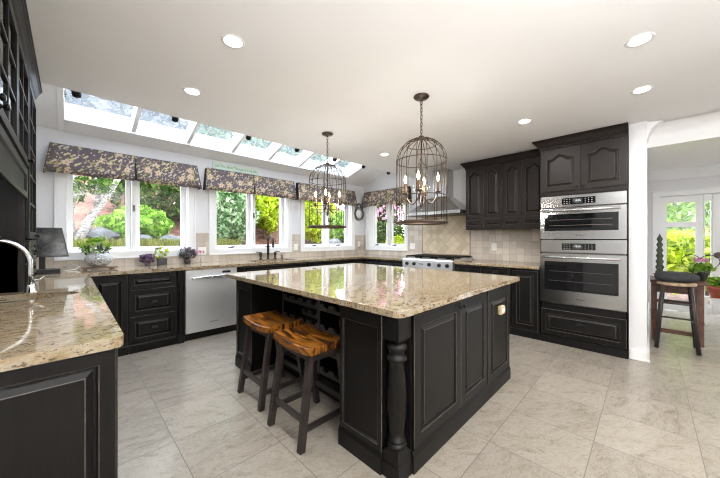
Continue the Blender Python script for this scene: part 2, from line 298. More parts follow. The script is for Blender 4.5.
# ------------------------------------------------------------------ mesh builder and object helpers
ORG = {}
class MB:
    """Collects shapes in world coordinates and links them as ONE mesh object."""
    def __init__(s): s.bm = bmesh.new(); s.F = None
    def frame(s, o, u, v, w): s.F = (Vector(o), Vector(u), Vector(v), Vector(w)); return s
    def P(s, a, b, c):
        if s.F is None: return Vector((a, b, c))
        o, u, v, w = s.F; return o+u*a+v*b+w*c
    def face(s, vs, mi=0, smooth=False):
        try:
            f = s.bm.faces.new(vs); f.material_index = mi; f.smooth = smooth; return f
        except ValueError: return None
    def box(s, x0, x1, y0, y1, z0, z1, mi=0):
        v = [s.bm.verts.new(s.P(x, y, z)) for x in (x0, x1) for y in (y0, y1) for z in (z0, z1)]
        for q in ((0, 1, 3, 2), (4, 6, 7, 5), (0, 4, 5, 1), (2, 3, 7, 6), (0, 2, 6, 4), (1, 5, 7, 3)): s.face([v[i] for i in q], mi)
        return s
    def loft(s, loops, mi=0, cap0=True, cap1=True, smooth=False, closed=True, mis=None):
        L = [[s.bm.verts.new(s.P(*p)) for p in lp] for lp in loops]; n = len(L[0])
        for k in range(len(L)-1):
            m_ = mis[k] if mis else mi
            for i in range(n if closed else n-1):
                j = (i+1) % n; s.face([L[k][i], L[k][j], L[k+1][j], L[k+1][i]], m_, smooth)
        if cap0: s.face(L[0][::-1], mis[0] if mis else mi)
        if cap1: s.face(L[-1], mis[-1] if mis else mi)
        return s
    def tube(s, pts, r, n=8, mi=0, smooth=True, cyclic=False):
        pts = [Vector(p) for p in pts]; N = len(pts); loops = []; prev = None
        for i, p in enumerate(pts):
            if cyclic: t_ = pts[(i+1) % N]-pts[i-1]
            else: t_ = pts[min(i+1, N-1)]-pts[max(i-1, 0)]
            t_.normalize()
            if prev is None:
                a = Vector((0, 0, 1)) if abs(t_.z) < 0.9 else Vector((1, 0, 0)); nrm = t_.cross(a).normalized()
            else: nrm = (prev-t_*prev.dot(t_)).normalized()
            prev = nrm; b = t_.cross(nrm); rr = r[i] if isinstance(r, (list, tuple)) else r
            loops.append([tuple(p+nrm*(rr*math.cos(2*PI*k/n))+b*(rr*math.sin(2*PI*k/n))) for k in range(n)])
        if cyclic: loops.append(loops[0])
        return s.loft(loops, mi, not cyclic, not cyclic, smooth)
    def lathe(s, prof, c, n=20, mi=0, smooth=True, axis='z', capends=True, sx=1.0, sy=1.0):
        loops = []
        for r, h in prof:
            lp = []
            for k in range(n):
                a = 2*PI*k/n; x, y = r*math.cos(a)*sx, r*math.sin(a)*sy
                lp.append({'z': (c[0]+x, c[1]+y, c[2]+h), 'x': (c[0]+h, c[1]+x, c[2]+y), 'y': (c[0]+x, c[1]+h, c[2]+y)}[axis])
            loops.append(lp)
        return s.loft(loops, mi, capends, capends, smooth)
    def prism(s, poly, d0, d1, mi=0, plane='xz'):
        f = {'xz': lambda p, d: (p[0], d, p[1]), 'yz': lambda p, d: (d, p[0], p[1]), 'xy': lambda p, d: (p[0], p[1], d)}[plane]
        return s.loft([[f(p, d0) for p in poly], [f(p, d1) for p in poly]], mi)
    def sphere(s, c, r, n=12, m=8, mi=0, sz=1.0):
        prof = [(max(1e-4, r*math.sin(PI*k/m)), -r*sz*math.cos(PI*k/m)) for k in range(m+1)]
        return s.lathe(prof, c, n, mi)
    def panel(s, u0, u1, v0, v1, th=0.02, stile=0.055, arch=0.0, mi=0, wear=1, base=0.0, flat=False, shoulder=0.8, top_extra=0.0):
        """Raised panel front in the current frame (u right, v up, w out)."""
        N = 16 if arch else 2
        def loop(ins, w, a, topins=0.0):
            U0, U1, V0, V1 = u0+ins, u1-ins, v0+ins, v1-ins-topins
            pts = [(U0, V0, w), (U1, V0, w)]
            for k in range(N):
                q = k/(N-1); uu = U1+(U0-U1)*q; sgn = 2*q-1
                bump = 0.5*(1+math.cos(PI*sgn/shoulder)) if abs(sgn) < shoulder else 0.0
                pts.append((uu, V1-a*(1-bump), w))
            return pts
        e = 0.0025; a = arch; te = top_extra
        L = [loop(0, base, 0), loop(0, base+th-e, 0), loop(e, base+th, 0), loop(stile, base+th, a, te), loop(stile+0.003, base+th-0.002, a, te), loop(stile+0.008, base+th-0.013, a, te)]
        mis = [mi, wear, mi, wear, mi]
        if flat: L += [loop(stile+0.011, base+th-0.013, a, te)]; mis += [mi]
        else:
            L += [loop(stile+0.016, base+th-0.012, a, te), loop(stile+0.034, base+th-0.001, a, te), loop(stile+0.037, base+th, a, te)]; mis += [mi, mi, wear]
        s.loft(L, mi, True, False, False, True, mis)
        lp = L[-1]; s.face([s.bm.verts.new(s.P(*p)) for p in lp], mi); return s
    def build(s, name, mats, parent=None, smooth_angle=None, bevel=0.0, seg=2):
        bmesh.ops.remove_doubles(s.bm, verts=s.bm.verts, dist=1e-6)
        bmesh.ops.recalc_face_normals(s.bm, faces=s.bm.faces)
        org = ORG.get(parent.as_pointer(), Vector((0, 0, 0))) if parent else getattr(s, 'origin', None)
        if org is None:
            vs = [v.co for v in s.bm.verts]
            org = Vector(((min(v.x for v in vs)+max(v.x for v in vs))/2, (min(v.y for v in vs)+max(v.y for v in vs))/2, min(v.z for v in vs)))
        bmesh.ops.translate(s.bm, verts=s.bm.verts, vec=-org)
        me = bpy.data.meshes.new(name); s.bm.to_mesh(me); s.bm.free()
        if not isinstance(mats, (list, tuple)): mats = [mats]
        for m_ in mats: me.materials.append(M[m_] if isinstance(m_, str) else m_)
        o = bpy.data.objects.new(name, me); COL.objects.link(o)
        if parent: o.parent = parent
        else: o.location = org
        ORG[o.as_pointer()] = org; KEEP.append(o)
        if bevel:
            b = o.modifiers.new('bevel', 'BEVEL'); b.width = bevel; b.segments = seg; b.limit_method = 'ANGLE'; b.angle_limit = math.radians(40)
        return o
KEEP = []
def thing(name, label, cat, loc, group=None):
    o = bpy.data.objects.new(name, None); COL.objects.link(o); o.location = loc; o.empty_display_size = 0.1
    ORG[o.as_pointer()] = Vector(loc); KEEP.append(o); return tag(o, label, cat, group)
def tag(o, label, cat, group=None, kind=None):
    o['label'] = label; o['category'] = cat
    if group: o['group'] = group
    if kind: o['kind'] = kind
    return o
def struct(o, label=None):
    o['kind'] = 'structure'
    if label: o['label'] = label
    return o
def dup(root, loc, rz=0.0, label=None):
    def cp(o, par):
        c = o.copy(); COL.objects.link(c)
        if par is not None: c.parent = par
        for ch in list(o.children): cp(ch, c)
        return c
    r = cp(root, None); r.location = loc; r.rotation_euler = (0, 0, rz)
    if label: r['label'] = label
    return r
def lettering(body, size, loc, rot, mat, parent, name='lettering', ext=0.0006):
    cu = bpy.data.curves.new(name, 'FONT'); cu.body = body; cu.size = size; cu.extrude = ext; cu.align_x = 'CENTER'; cu.align_y = 'CENTER'
    cu.materials.append(M[mat]); tmp = bpy.data.objects.new(name+'_curve', cu); me = bpy.data.meshes.new_from_object(tmp); me.name = name; bpy.data.objects.remove(tmp); o = bpy.data.objects.new(name, me); COL.objects.link(o)
    o.parent = parent; o.location = Vector(loc)-ORG[parent.as_pointer()]; o.rotation_euler = rot; return o
# frames for fronts: (origin, u, v, w)
def face_window(y): return ((0, y, 0), (1, 0, 0), (0, 0, 1), (0, -1, 0))       # u = X
def face_range(x): return ((x, 0, 0), (0, -1, 0), (0, 0, 1), (-1, 0, 0))       # u = -Y
def face_left(x): return ((x, 0, 0), (0, 1, 0), (0, 0, 1), (1, 0, 0))          # u = Y
def knob(mb, u, v, w, r=0.013, mi=0):
    o, U, V, W = mb.F; base = mb.P(u, v, w); pts = [base, base+W*0.006, base+W*0.012, base+W*0.016, base+W*0.022, base+W*0.027]
    F = mb.F; mb.F = None; mb.tube(pts, [r*0.75, r*0.45, r*0.45, r*0.95, r, r*0.55], 10, mi); mb.F = F; return mb
def cup_pull(mb, u, v, w, wd=0.075, mi=0):
    o, U, V, W = mb.F; n = 10; outer = []; rows = []
    for a_ in range(5):
        ph = a_/4*PI/2; row = []
        for k in range(n+1):
            th = PI*k/n; row.append((u+wd/2*math.cos(th)*math.cos(ph*0.55), v+0.028*math.sin(th)*math.cos(ph)*1.0, w+0.001+0.024*math.sin(ph)))
        rows.append(row)
    mb.loft(rows, mi, False, False, True, closed=False)
    mb.box(u-wd/2-0.006, u+wd/2+0.006, v-0.003, v+0.003, w, w+0.004, mi); return mb

# ------------------------------------------------------------------ room shell
YW, XW, XL = 4.63, 4.76, -0.68         # window wall, range wall, left wall
XF, YB = 7.42, -3.2                    # far garden room wall, wall behind the camera
T = 0.2
struct(MB().box(XL-T, XF+T, YB-T, YW+T, -0.12, 0.0).build('floor', 'floor'), 'large beige veined stone tiles with thin grey grout')
CE = 3.30                              # edge of the flat ceiling
mb = MB(); mb.box(XL-T, XF+T, YB-T, CE, CEIL, CEIL+0.12); mb.box(XW+T, XF+T, CE, YW+T, CEIL, CEIL+0.12)
struct(mb.build('ceiling', 'ceiling_paint'))
Z0, SL = 2.46, 0.33
def zs(y): return Z0+SL*(YW-y)
SKX0, SKX1, SKY0, SKY1 = -0.035, 4.06, 3.42, 4.40
mb = MB()
def slope_slab(mb, x0, x1, y0, y1, th=0.16, mi=0):
    mb.prism([(y0, zs(y0)), (y1, zs(y1)), (y1, zs(y1)+th), (y0, zs(y0)+th)], x0, x1, mi, 'yz')
slope_slab(mb, XL-T, SKX0-0.045, CE, YW); slope_slab(mb, SKX1+0.13, XW+0.2, CE, YW); slope_slab(mb, SKX0-0.045, SKX1+0.13, CE, SKY0)
mb.box(XL-T, XW+0.2, CE-0.12, CE-0.001, CEIL+0.1, zs(CE)+0.16)
slope_slab(mb, XL-T, XW+0.2, YW, YW+T)
struct(mb.build('ceiling_slope', 'ceiling_paint'))
# window wall with three openings
WINS = [0.5835, 2.1625, 3.754]; HW = 0.615; WZ0, WZ1 = 1.09, 2.20
mb = MB(); xs = [XL-T]
for c_ in WINS: xs += [c_-HW, c_+HW]
xs.append(XW+T)
mb.box(xs[0], xs[-1], YW, YW+T, -0.1, WZ0); mb.box(xs[0], xs[-1], YW, YW+T, WZ1, Z0+0.01)
for i in range(0, len(xs), 2): mb.box(xs[i], xs[i+1], YW, YW+T, WZ0, WZ1)
struct(mb.build('wall_back', 'wall_paint'))
WRC, HR = 3.955, 0.49
mb = MB(); Y0 = 0.15
mb.box(XW, XW+T, Y0, YW, -0.1, WZ0); mb.box(XW, XW+T, Y0, YW, WZ1, CEIL+0.5); mb.box(XW, XW+T, Y0, WRC-HR, WZ0, WZ1); mb.box(XW, XW+T, WRC+HR, YW, WZ0, WZ1)
struct(mb.build('wall_right', 'wall_paint'))
mb = MB(); mb.box(4.155, XF, 0.014, 0.15, 0, CEIL); struct(mb.build('wall_pillar', 'wall_paint'), 'plain grey wall end beside the tall oven cabinet')
struct(MB().box(XL-T, XL, YB, YW, -0.1, 2.95).build('wall_left', 'wall_paint'))
mb = MB()   # wall behind the camera
mb.box(XL-T, XF+T, YB-T, YB, -0.1, 0.15); mb.box(XL-T, XF+T, YB-T, YB, 2.2, CEIL)
mb.box(XL-T, XF+T, YB-T, YB, 0.15, 2.2)
struct(mb.build('wall_front', 'wall_paint'))
# garden room wall with door openings (far right)
mb = MB(); DZ = 2.04
mb.box(XF, XF+T, -0.10, 0.6, -0.1, CEIL); mb.box(XF, XF+T, YB, -0.10, DZ, CEIL); mb.box(XF, XF+T, YB, -2.05, -0.1, DZ)
struct(mb.build('wall_far', 'wall_paint'))
# header beam between kitchen and garden room, with its coved crown
mb = MB(); mb.box(4.42, 4.80, YB, 0.014, 2.235, CEIL); struct(mb.build('trim_header_beam', 'white_trim'))
def cove(mb, x0, x1, y, z1, dep, hgt, sgn):  # cove run along X on a wall facing -Y
    n = 8; poly = [(y, z1)]+[(y-dep*math.cos(PI/2*k/n), z1-hgt*math.sin(PI/2*k/n)) for k in range(n+1)]
    mb.prism(poly, x0, x1, 0, 'yz')
mb = MB(); n = 10
poly = [(4.42, CEIL)]+[(4.42-0.16*(1-math.sin(PI/2*k/n)), CEIL-0.02-0.10*(1-math.cos(PI/2*k/n))) for k in range(n+1)]
mb.prism([(4.42, CEIL)]+[(4.26+0.16*math.sin(PI/2*k/n), CEIL-0.012-0.11*(1-math.cos(PI/2*k/n))) for k in range(n+1)], YB, 0.014, 0, 'xz')
struct(mb.build('trim_cove_beam', 'white_trim'))
mb = MB(); mb.prism([(0.014, CEIL)]+[(-0.11+0.124*math.sin(PI/2*k/n), CEIL-0.012-0.20*(1-math.cos(PI/2*k/n))) for k in range(n+1)], 4.19, 4.42, 0, 'yz')
struct(mb.build('trim_cove_pillar', 'white_trim'))
mb = MB(); poly = [(XF, CEIL), (XF-0.13, CEIL), (XF-0.13, CEIL-0.02), (XF-0.10, CEIL-0.05), (XF-0.04, CEIL-0.12), (XF-0.02, CEIL-0.16), (XF, CEIL-0.17)]
mb.prism(poly, YB, 0.014, 0, 'xz'); struct(mb.build('trim_crown_far', 'white_trim'))
# baseboards
def board(name, x0, x1, y0, y1, h=0.12): struct(MB().box(x0, x1, y0, y1, 0, h).build(name, 'white_trim', bevel=0.006))
mb = MB(); mb.box(4.138, 4.155, 0.0, 0.15, 0, 0.105); mb.box(4.138, XF, -0.004, 0.014, 0, 0.105)
mb.box(4.132, 4.155, -0.008, 0.15, 0, 0.02); struct(mb.build('baseboard_pillar', 'white_trim', bevel=0.004))
board('baseboard_far', XF-0.018, XF, YB, -2.05)

# windows -----------------------------------------------------------
def window(name, frame, hw, pane_sets, label, crank=True):
    root = bpy.data.objects.new(name, None); COL.objects.link(root); ORG[root.as_pointer()] = Vector((0, 0, 0)); KEEP.append(root); struct(root, label)
    mb = MB().frame(*frame); cw = 0.085; o = hw+cw
    # casing: flat boards with a back band, w is towards the room
    for a_, b_, c_, d_ in ((-o+0.02, -hw+0.005, WZ0-0.06, WZ1+0.08), (hw-0.005, o-0.02, WZ0-0.06, WZ1+0.08), (-hw+0.005, hw-0.005, WZ1-0.005, WZ1+0.08), (-hw+0.005, hw-0.005, WZ0-0.06, WZ0+0.01)):
        mb.box(a_, b_, c_, d_, -0.01, 0.022)
    for a_, b_, c_, d_ in ((-o, -o+0.02, WZ0-0.08, WZ1+0.08), (o-0.02, o, WZ0-0.08, WZ1+0.08), (-o+0.02, o-0.02, WZ0-0.08, WZ0-0.06)): mb.box(a_, b_, c_, d_, 0.0, 0.032)
    mb.build('casing', 'white_trim', root, bevel=0.004)
    mb = MB().frame(*frame)
    for a_, b_, c_, d_ in ((-hw, -hw+0.010, WZ0, WZ1), (hw-0.010, hw, WZ0, WZ1), (-hw+0.010, hw-0.010, WZ0, WZ0+0.02), (-hw+0.010, hw-0.010, WZ1-0.02, WZ1), (-0.02, 0.02, WZ0+0.02, WZ1-0.02)): mb.box(a_, b_, c_, d_, -0.19, -0.015)
    mb.build('jamb_frame', 'white_trim', root, bevel=0.003)
    for (p0, p1) in pane_sets:
        mb = MB().frame(*frame); z0, z1 = WZ0+0.062, WZ1-0.06; s_ = 0.048
        for a_, b_, c_, d_ in ((p0-s_, p0, z0-s_, z1+s_), (p1, p1+s_, z0-s_, z1+s_), (p0, p1, z0-s_, z0), (p0, p1, z1, z1+s_)): mb.box(a_, b_, c_, d_, -0.155, -0.105)
        sh = mb.build('sash', 'white_trim', root, bevel=0.004)
        MB().frame(*frame).box(p0-0.005, p1+0.005, z0-0.005, z1+0.005, -0.132, -0.128).build('pane', 'window_glass', sh)
        # operator crank on the bottom of the sash frame
        mb = MB().frame(*frame); cx_ = (p0+p1)/2-0.05
        mb.box(cx_-0.035, cx_+0.035, WZ0+0.019, WZ0+0.034, -0.05, -0.012)
        F = mb.F; pts = [mb.P(cx_-0.02, WZ0+0.034, -0.028), mb.P(cx_+0.03, WZ0+0.042, -0.018), mb.P(cx_+0.06, WZ0+0.039, -0.018)]; mb.F = None; mb.tube(pts, 0.006, 6); mb.F = F
        mb.build('crank', 'iron_grey', sh)
    mb = MB().frame(*frame); mb.box(-0.012, 0.012, 1.60, 1.68, -0.02, -0.006); mb.box(-0.006, 0.006, 1.60, 1.63, -0.006, 0.012); mb.build('latch', 'iron_grey', root)
    return root
pan = [(-0.555, -0.068), (0.068, 0.548)]
for i, c_ in enumerate(WINS):
    window('window_%d' % (i+1), ((c_, YW, 0), (1, 0, 0), (0, 0, 1), (0, -1, 0)), HW, pan, ['white twin casement window over the drawer cabinet', 'white twin casement window over the sink', 'white twin casement window in the corner'][i])
window('window_4', ((XW, WRC, 0), (0, -1, 0), (0, 0, 1), (-1, 0, 0)), HR, [(-0.41, -0.07), (0.07, 0.42)], 'white twin casement window beside the cooktop')

# skylight ------------------------------------------------------------
def on_slope(u, y, n): # point on slope at offset n along its normal
    k = 1/math.sqrt(1+SL*SL); return (u, y+n*SL*k, zs(y)+n*k)
root = bpy.data.objects.new('window_5', None); COL.objects.link(root); ORG[root.as_pointer()] = Vector((0, 0, 0)); KEEP.append(root); struct(root, 'sloping skylight of seven panes along the window wall')
def slope_box(mb, x0, x1, y0, y1, n0, n1, mi=0):
    v = [mb.bm.verts.new(on_slope(x, y, n_)) for x in (x0, x1) for y in (y0, y1) for n_ in (n0, n1)]
    for q in ((0, 1, 3, 2), (4, 6, 7, 5), (0, 4, 5, 1), (2, 3, 7, 6), (0, 2, 6, 4), (1, 5, 7, 3)): mb.face([v[i] for i in q], mi)
mb = MB()
slope_box(mb, SKX0-0.05, SKX0, SKY0-0.05, YW-0.02, -0.02, 0.22); slope_box(mb, SKX1, SKX1+0.14, SKY0-0.05, YW-0.02, -0.012, 0.22)
slope_box(mb, SKX0, SKX1, SKY1, YW-0.005, -0.02, 0.20)
slope_box(mb, SKX0, SKX1, SKY0-0.05, SKY0, -0.01, 0.22)
mb.build('curb', 'white_trim', root, bevel=0.004)
NP = 7; pw = (SKX1-SKX0)/NP
for i in range(1, NP):
    mb = MB(); x_ = SKX0+i*pw; slope_box(mb, x_-0.022, x_+0.022, SKY0, SKY1, 0.0, 0.19); mb.build('rafter', 'white_trim', root, bevel=0.003)
for i in range(NP):
    mb = MB(); slope_box(mb, SKX0+i*pw+0.015, SKX0+(i+1)*pw-0.015, SKY0-0.02, SKY1+0.02, 0.185, 0.190); mb.build('pane', 'skylight_glass', root)

# tile backsplash -------------------------------------------------------
CT = 0.91; TZ = 1.34
mb = MB(); o_ = HW+0.085
segs = [(XL, WINS[0]-o_), (WINS[0]+o_, WINS[1]-o_), (WINS[1]+o_, WINS[2]-o_), (WINS[2]+o_, XW)]
for a_, b_ in segs: mb.box(a_, b_, YW-0.012, YW, 1.01, TZ)
mb.box(XL, XW, YW-0.012, YW, CT, 1.012); struct(mb.build('wall_back_tile', 'tile_window_wall'))
mb = MB(); mb.box(XW-0.012, XW, 0.95, WRC-HR-0.085, CT, 1.43); mb.box(XW-0.012, XW, WRC-HR-0.085, YW-0.012, CT, 1.012); mb.box(XW-0.012, XW, WRC+HR+0.085, YW-0.012, 1.01, TZ)
mb.box(XW-0.012, XW, 2.06, 3.38, 1.42, 1.70)
struct(mb.build('wall_right_tile', 'tile_range_wall'))
DY0, DY1, DZ0, DZ1 = 2.13, 3.04, 0.985, 1.68
struct(MB().box(XW-0.018, XW-0.011, DY0, DY1, DZ0, DZ1).build('wall_right_diagonal_tile', 'tile_diagonal'))
mb = MB()
for a_ in ((DY0-0.018, DY0, DZ0-0.018, DZ1), (DY1, DY1+0.018, DZ0-0.018, DZ1), (DY0, DY1, DZ0-0.018, DZ0)): mb.box(XW-0.024, XW-0.011, *a_)
struct(mb.build('trim_tile_frame', 'tile_trim', bevel=0.004))

# outlets and switches
def wall_plate(name, label, cat, frame, u, v, w_=0.075, h_=0.115, kind='outlet', mat='plastic_white'):
    mb = MB().frame(*frame); loc = mb.P(u, v-h_/2, 0); r = thing(name, label, cat, loc, None)
    mb.box(u-w_/2, u+w_/2, v-h_/2, v+h_/2, 0.0, 0.007); mb.build('plate', mat, r, bevel=0.002)
    mb = MB().frame(*frame)
    n = max(1, round(w_/0.06))
    for k in range(n):
        uc = u+(k-(n-1)/2)*0.046; mb.box(uc-0.016, uc+0.016, v-0.034, v+0.034, 0.006, 0.011)
    mb.build('rocker' if kind == 'switch' else 'socket', mat, r, bevel=0.002); return r
fw = face_window(YW-0.012); frr = face_range(XW-0.012)
wall_plate('outlet', 'white double outlet plate between the first two windows', 'outlet', fw, 1.37, 1.075, 0.115)
wall_plate('outlet', 'white outlet plate between the sink window and the corner window', 'outlet', fw, 2.955, 1.10)
wall_plate('outlet', 'small white outlet plate by the room corner below the iron wall ornament', 'outlet', fw, 4.60, 1.14)
wall_plate('light_switch', 'white double switch plate beside the cooktop window', 'switch', frr, -3.275, 1.11, 0.12, kind='switch')
wall_plate('outlet', 'white outlet plate on the tiles under the upper cabinets', 'outlet', frr, -1.735, 1.125)

# ------------------------------------------------------------------ cabinets along the window wall
CB = 0.872                              # underside of the counters
YF = 4.0                                # cabinet face, window wall
KM = 'black_metal'
def cab_body(mb, a, b, depth, z0=0.0, z1=CB, plinth=True):
    """carcass in current frame: u a..b, v z, w from -depth to 0, with a base moulding"""
    mb.box(a, b, z0, z1, -depth, 0.0)
    if plinth: mb.box(a, b, 0.0, 0.085, -0.01, 0.014); mb.loft([[(a, 0.085, 0.0), (b, 0.085, 0.0), (b, 0.085, 0.014), (a, 0.085, 0.014)], [(a, 0.10, 0.0), (b, 0.10, 0.0), (b, 0.10, 0.003), (a, 0.10, 0.003)]], 0)
def mid(frame, a, b, depth=0.3):
    m_ = MB().frame(*frame); return tuple(m_.P((a+b)/2, 0, -depth/2))
def front(root, frame, name, a, b, v0, v1, knobs=(), pull=None, arch=0.0, stile=0.05, mats=('cab', 'worn_edge'), th=0.02, flat=False, handle='knob'):
    d = MB().frame(*frame).panel(a, b, v0, v1, th, stile, arch, flat=flat).build(name, list(mats), root)
    for (u, v) in knobs: knob(MB().frame(*frame), u, v, th-0.002).build('knob', KM, d)
    if pull: cup_pull(MB().frame(*frame), pull[0], pull[1], th-0.002).build('cup_pull', KM, d)
    return d
fr_w = face_window(YF)
def base_cab(name, label, frame, a, b, depth, fronts, mats=('cab', 'worn_edge')):
    r = thing(name, label, 'cabinet', mid(frame, a, b, depth), None)
    mb = MB().frame(*frame); cab_body(mb, a+0.001, b-0.001, depth); mb.build('carcass', list(mats), r)
    for f in fronts: front(r, frame, *f[0], **f[1])
    return r
DEP = YW-YF-0.002
base_cab('base_cabinet', 'dark base cabinet with one tall door in the corner left of the drawers', fr_w, 0.135, 0.452, DEP, [(('door', 0.155, 0.445, 0.115, 0.855), dict(knobs=[(0.425, 0.83)]))])
base_cab('drawer_cabinet', 'dark three-drawer base cabinet beside the dishwasher', fr_w, 0.454, 0.905, DEP, [
    (('drawer', 0.462, 0.898, 0.70, 0.858), dict(pull=(0.68, 0.775), stile=0.042)),
    (('drawer', 0.462, 0.898, 0.405, 0.69), dict(pull=(0.68, 0.535), stile=0.05)),
    (('drawer', 0.462, 0.898, 0.108, 0.395), dict(pull=(0.68, 0.245), stile=0.05))])
def pilaster(label, x0, x1):
    r = thing('pilaster', label, 'cabinet post', ((x0+x1)/2, YF, 0))
    MB().box(x0, x1, YF, YF+0.3, 0, CB).build('backing', 'cab', r)
    c_ = ((x0+x1)/2, YF-0.002, 0); rr = (x1-x0)/2-0.012
    prof = [(rr, 0.10), (rr, 0.115), (rr*0.8, 0.13), (rr*0.9, 0.15), (rr*0.62, 0.165), (rr*0.8, 0.24), (rr*0.85, 0.4), (rr*0.8, 0.58), (rr*0.62, 0.66), (rr*0.95, 0.68), (rr*0.7, 0.70), (rr, 0.715), (rr, 0.72)]
    MB().lathe(prof, c_, 14).build('turned_half_column', 'cab', r)
    MB().box(x0+0.006, x1-0.006, YF-0.03, YF, 0, 0.10).build('base_block', 'cab', r, bevel=0.003); MB().box(x0+0.006, x1-0.006, YF-0.028, YF, 0.72, CB).build('top_block', 'cab', r, bevel=0.003)
pilaster('slim turned dark post between the drawers and the dishwasher', 0.907, 0.990)
pilaster('slim turned dark post between the dishwasher and the island end', 1.626, 1.705)
# dishwasher
r = thing('dishwasher', 'stainless steel dishwasher with a bowed bar handle', 'dishwasher', (1.308, 4.25, 0))
mb = MB(); mb.box(0.995, 1.62, YF+0.02, YW-0.01, 0.0, CB-0.001); mb.box(0.995, 1.62, YF-0.0, YF+0.03, 0.015, 0.085); mb.build('tub', 'cab', r)
MB().box(0.997, 1.618, YF-0.022, YF+0.02, 0.09, CB-0.006).build('door', 'steel_bright', r, bevel=0.006)
n = 14; pts = [(1.05+0.52*k/n, YF-0.032-0.028*math.sin(PI*k/n), 0.762+0.010*math.sin(PI*k/n)) for k in range(n+1)]
mb = MB()
loops = []
for i, (x_, y_, z_) in enumerate(pts):
    h_ = 0.008+0.014*math.sin(PI*i/n); loops.append([(x_, y_, z_-h_), (x_, y_-0.012, z_-h_*0.5), (x_, y_-0.014, z_+h_*0.4), (x_, y_-0.006, z_+h_), (x_, y_+0.01, z_+h_*0.6), (x_, y_+0.01, z_-h_*0.6)])
mb.loft(loops, 0, smooth=True); mb.box(1.06, 1.085, YF-0.035, YF-0.02, 0.752, 0.772); mb.box(1.535, 1.56, YF-0.035, YF-0.02, 0.752, 0.772); mb.build('handle', 'chrome', r)
MB().box(1.425, 1.53, YF-0.0245, YF-0.02, 0.805, 0.833).build('vent_panel', 'black_plastic', r, bevel=0.002)
lettering('KitchenAid', 0.022, (1.32, YF-0.0228, 0.195), (PI/2, 0, 0), 'black_plastic', r)
base_cab('sink_cabinet', 'dark double-door cabinet under the main sink behind the island', fr_w, 1.707, 2.80, DEP, [
    (('door', 1.72, 2.25, 0.115, 0.70), dict(knobs=[(2.22, 0.66)])), (('door', 2.258, 2.79, 0.115, 0.70), dict(knobs=[(2.29, 0.66)])), (('drawer', 1.72, 2.79, 0.71, 0.855), dict(stile=0.04))], ('cab_upper', 'worn_edge'))
base_cab('base_cabinet', 'dark base cabinet with drawers under the corner window', fr_w, 2.802, 4.10, DEP, [
    (('door', 2.815, 3.45, 0.115, 0.70), dict(knobs=[(3.42, 0.66)])), (('door', 3.458, 4.08, 0.115, 0.70), dict(knobs=[(3.49, 0.66)])), (('drawer', 2.815, 3.45, 0.71, 0.855), dict(pull=(3.13, 0.775), stile=0.04)), (('drawer', 3.458, 4.08, 0.71, 0.855), dict(pull=(3.77, 0.775), stile=0.04))], ('cab_upper', 'worn_edge'))
# corner filler between the two runs (range-wall corner)
XFc = 4.113
r = MB().box(4.102, XW-0.002, YF+0.0, YW-0.002, 0, CB).build('corner_cabinet', 'cab_upper'); tag(r, 'blind dark corner cabinet under the corner window end of the worktop', 'cabinet')

# left run (under the left worktop) and its end panel facing the camera
XE, YE = 0.113, 1.335
r = thing('peninsula_cabinet', 'dark cabinet run under the left worktop with a framed end panel', 'cabinet', (-0.29, 2.6, 0))
MB().box(XL+0.002, XE, YE, YF+0.0, 0, CB).box(XL+0.002, 0.133, YF, YW-0.002, 0, CB).build('carcass', 'cab', r)
MB().frame(*face_window(YE)).panel(XL+0.002, XE+0.004, 0.0, CB-0.004, 0.018, 0.044, 0.0).build('end_panel', ['cab', 'worn_edge'], r)
for a_, b_ in ((1.36, 2.0), (2.01, 2.65), (2.66, 3.30), (3.31, 3.95)): front(r, face_left(XE), 'door', a_, b_, 0.115, 0.855, knobs=[(b_-0.04, 0.80)], th=0.012)

# range wall run ---------------------------------------------------------
fr_r = face_range(XFc)
RB0, RB1 = 2.075, 2.995               # cooktop bay, Y
DR = XW-XFc-0.014
BM = ('cab_upper', 'worn_edge')
base_cab('base_cabinet', 'dark cabinet with one narrow drawer at the room corner left of the cooktop', fr_r, -3.995, -3.62, DR, [(('drawer', -3.96, -3.63, 0.72, 0.855), dict(stile=0.035, pull=(-3.80, 0.78))), (('door', -3.96, -3.63, 0.115, 0.71), {})], BM)
base_cab('base_cabinet', 'dark cabinet with a wide drawer against the left side of the cooktop', fr_r, -3.618, -2.998, DR, [(('drawer', -3.61, -3.01, 0.72, 0.855), dict(stile=0.035, pull=(-3.31, 0.78))), (('door', -3.61, -3.01, 0.115, 0.71), {})], BM)
base_cab('base_cabinet', 'dark cabinet with a drawer against the right side of the cooktop', fr_r, -2.072, -1.67, DR, [(('drawer', -2.06, -1.68, 0.735, 0.858), dict(stile=0.035, pull=(-1.87, 0.79))), (('door', -2.06, -1.68, 0.115, 0.725), dict(knobs=[(-1.72, 0.68)]))], BM)
base_cab('base_cabinet', 'dark cabinet with a drawer between the cooktop cabinet and the narrow door cabinet', fr_r, -1.668, -1.285, DR, [(('drawer', -1.66, -1.295, 0.735, 0.858), dict(stile=0.035, pull=(-1.48, 0.79))), (('door', -1.66, -1.295, 0.115, 0.725), dict(knobs=[(-1.33, 0.68)]))], BM)
base_cab('base_cabinet', 'narrow dark full-height door cabinet touching the oven cabinet', fr_r, -1.283, -0.955, DR, [(('door', -1.265, -0.975, 0.115, 0.845), dict(stile=0.048))])

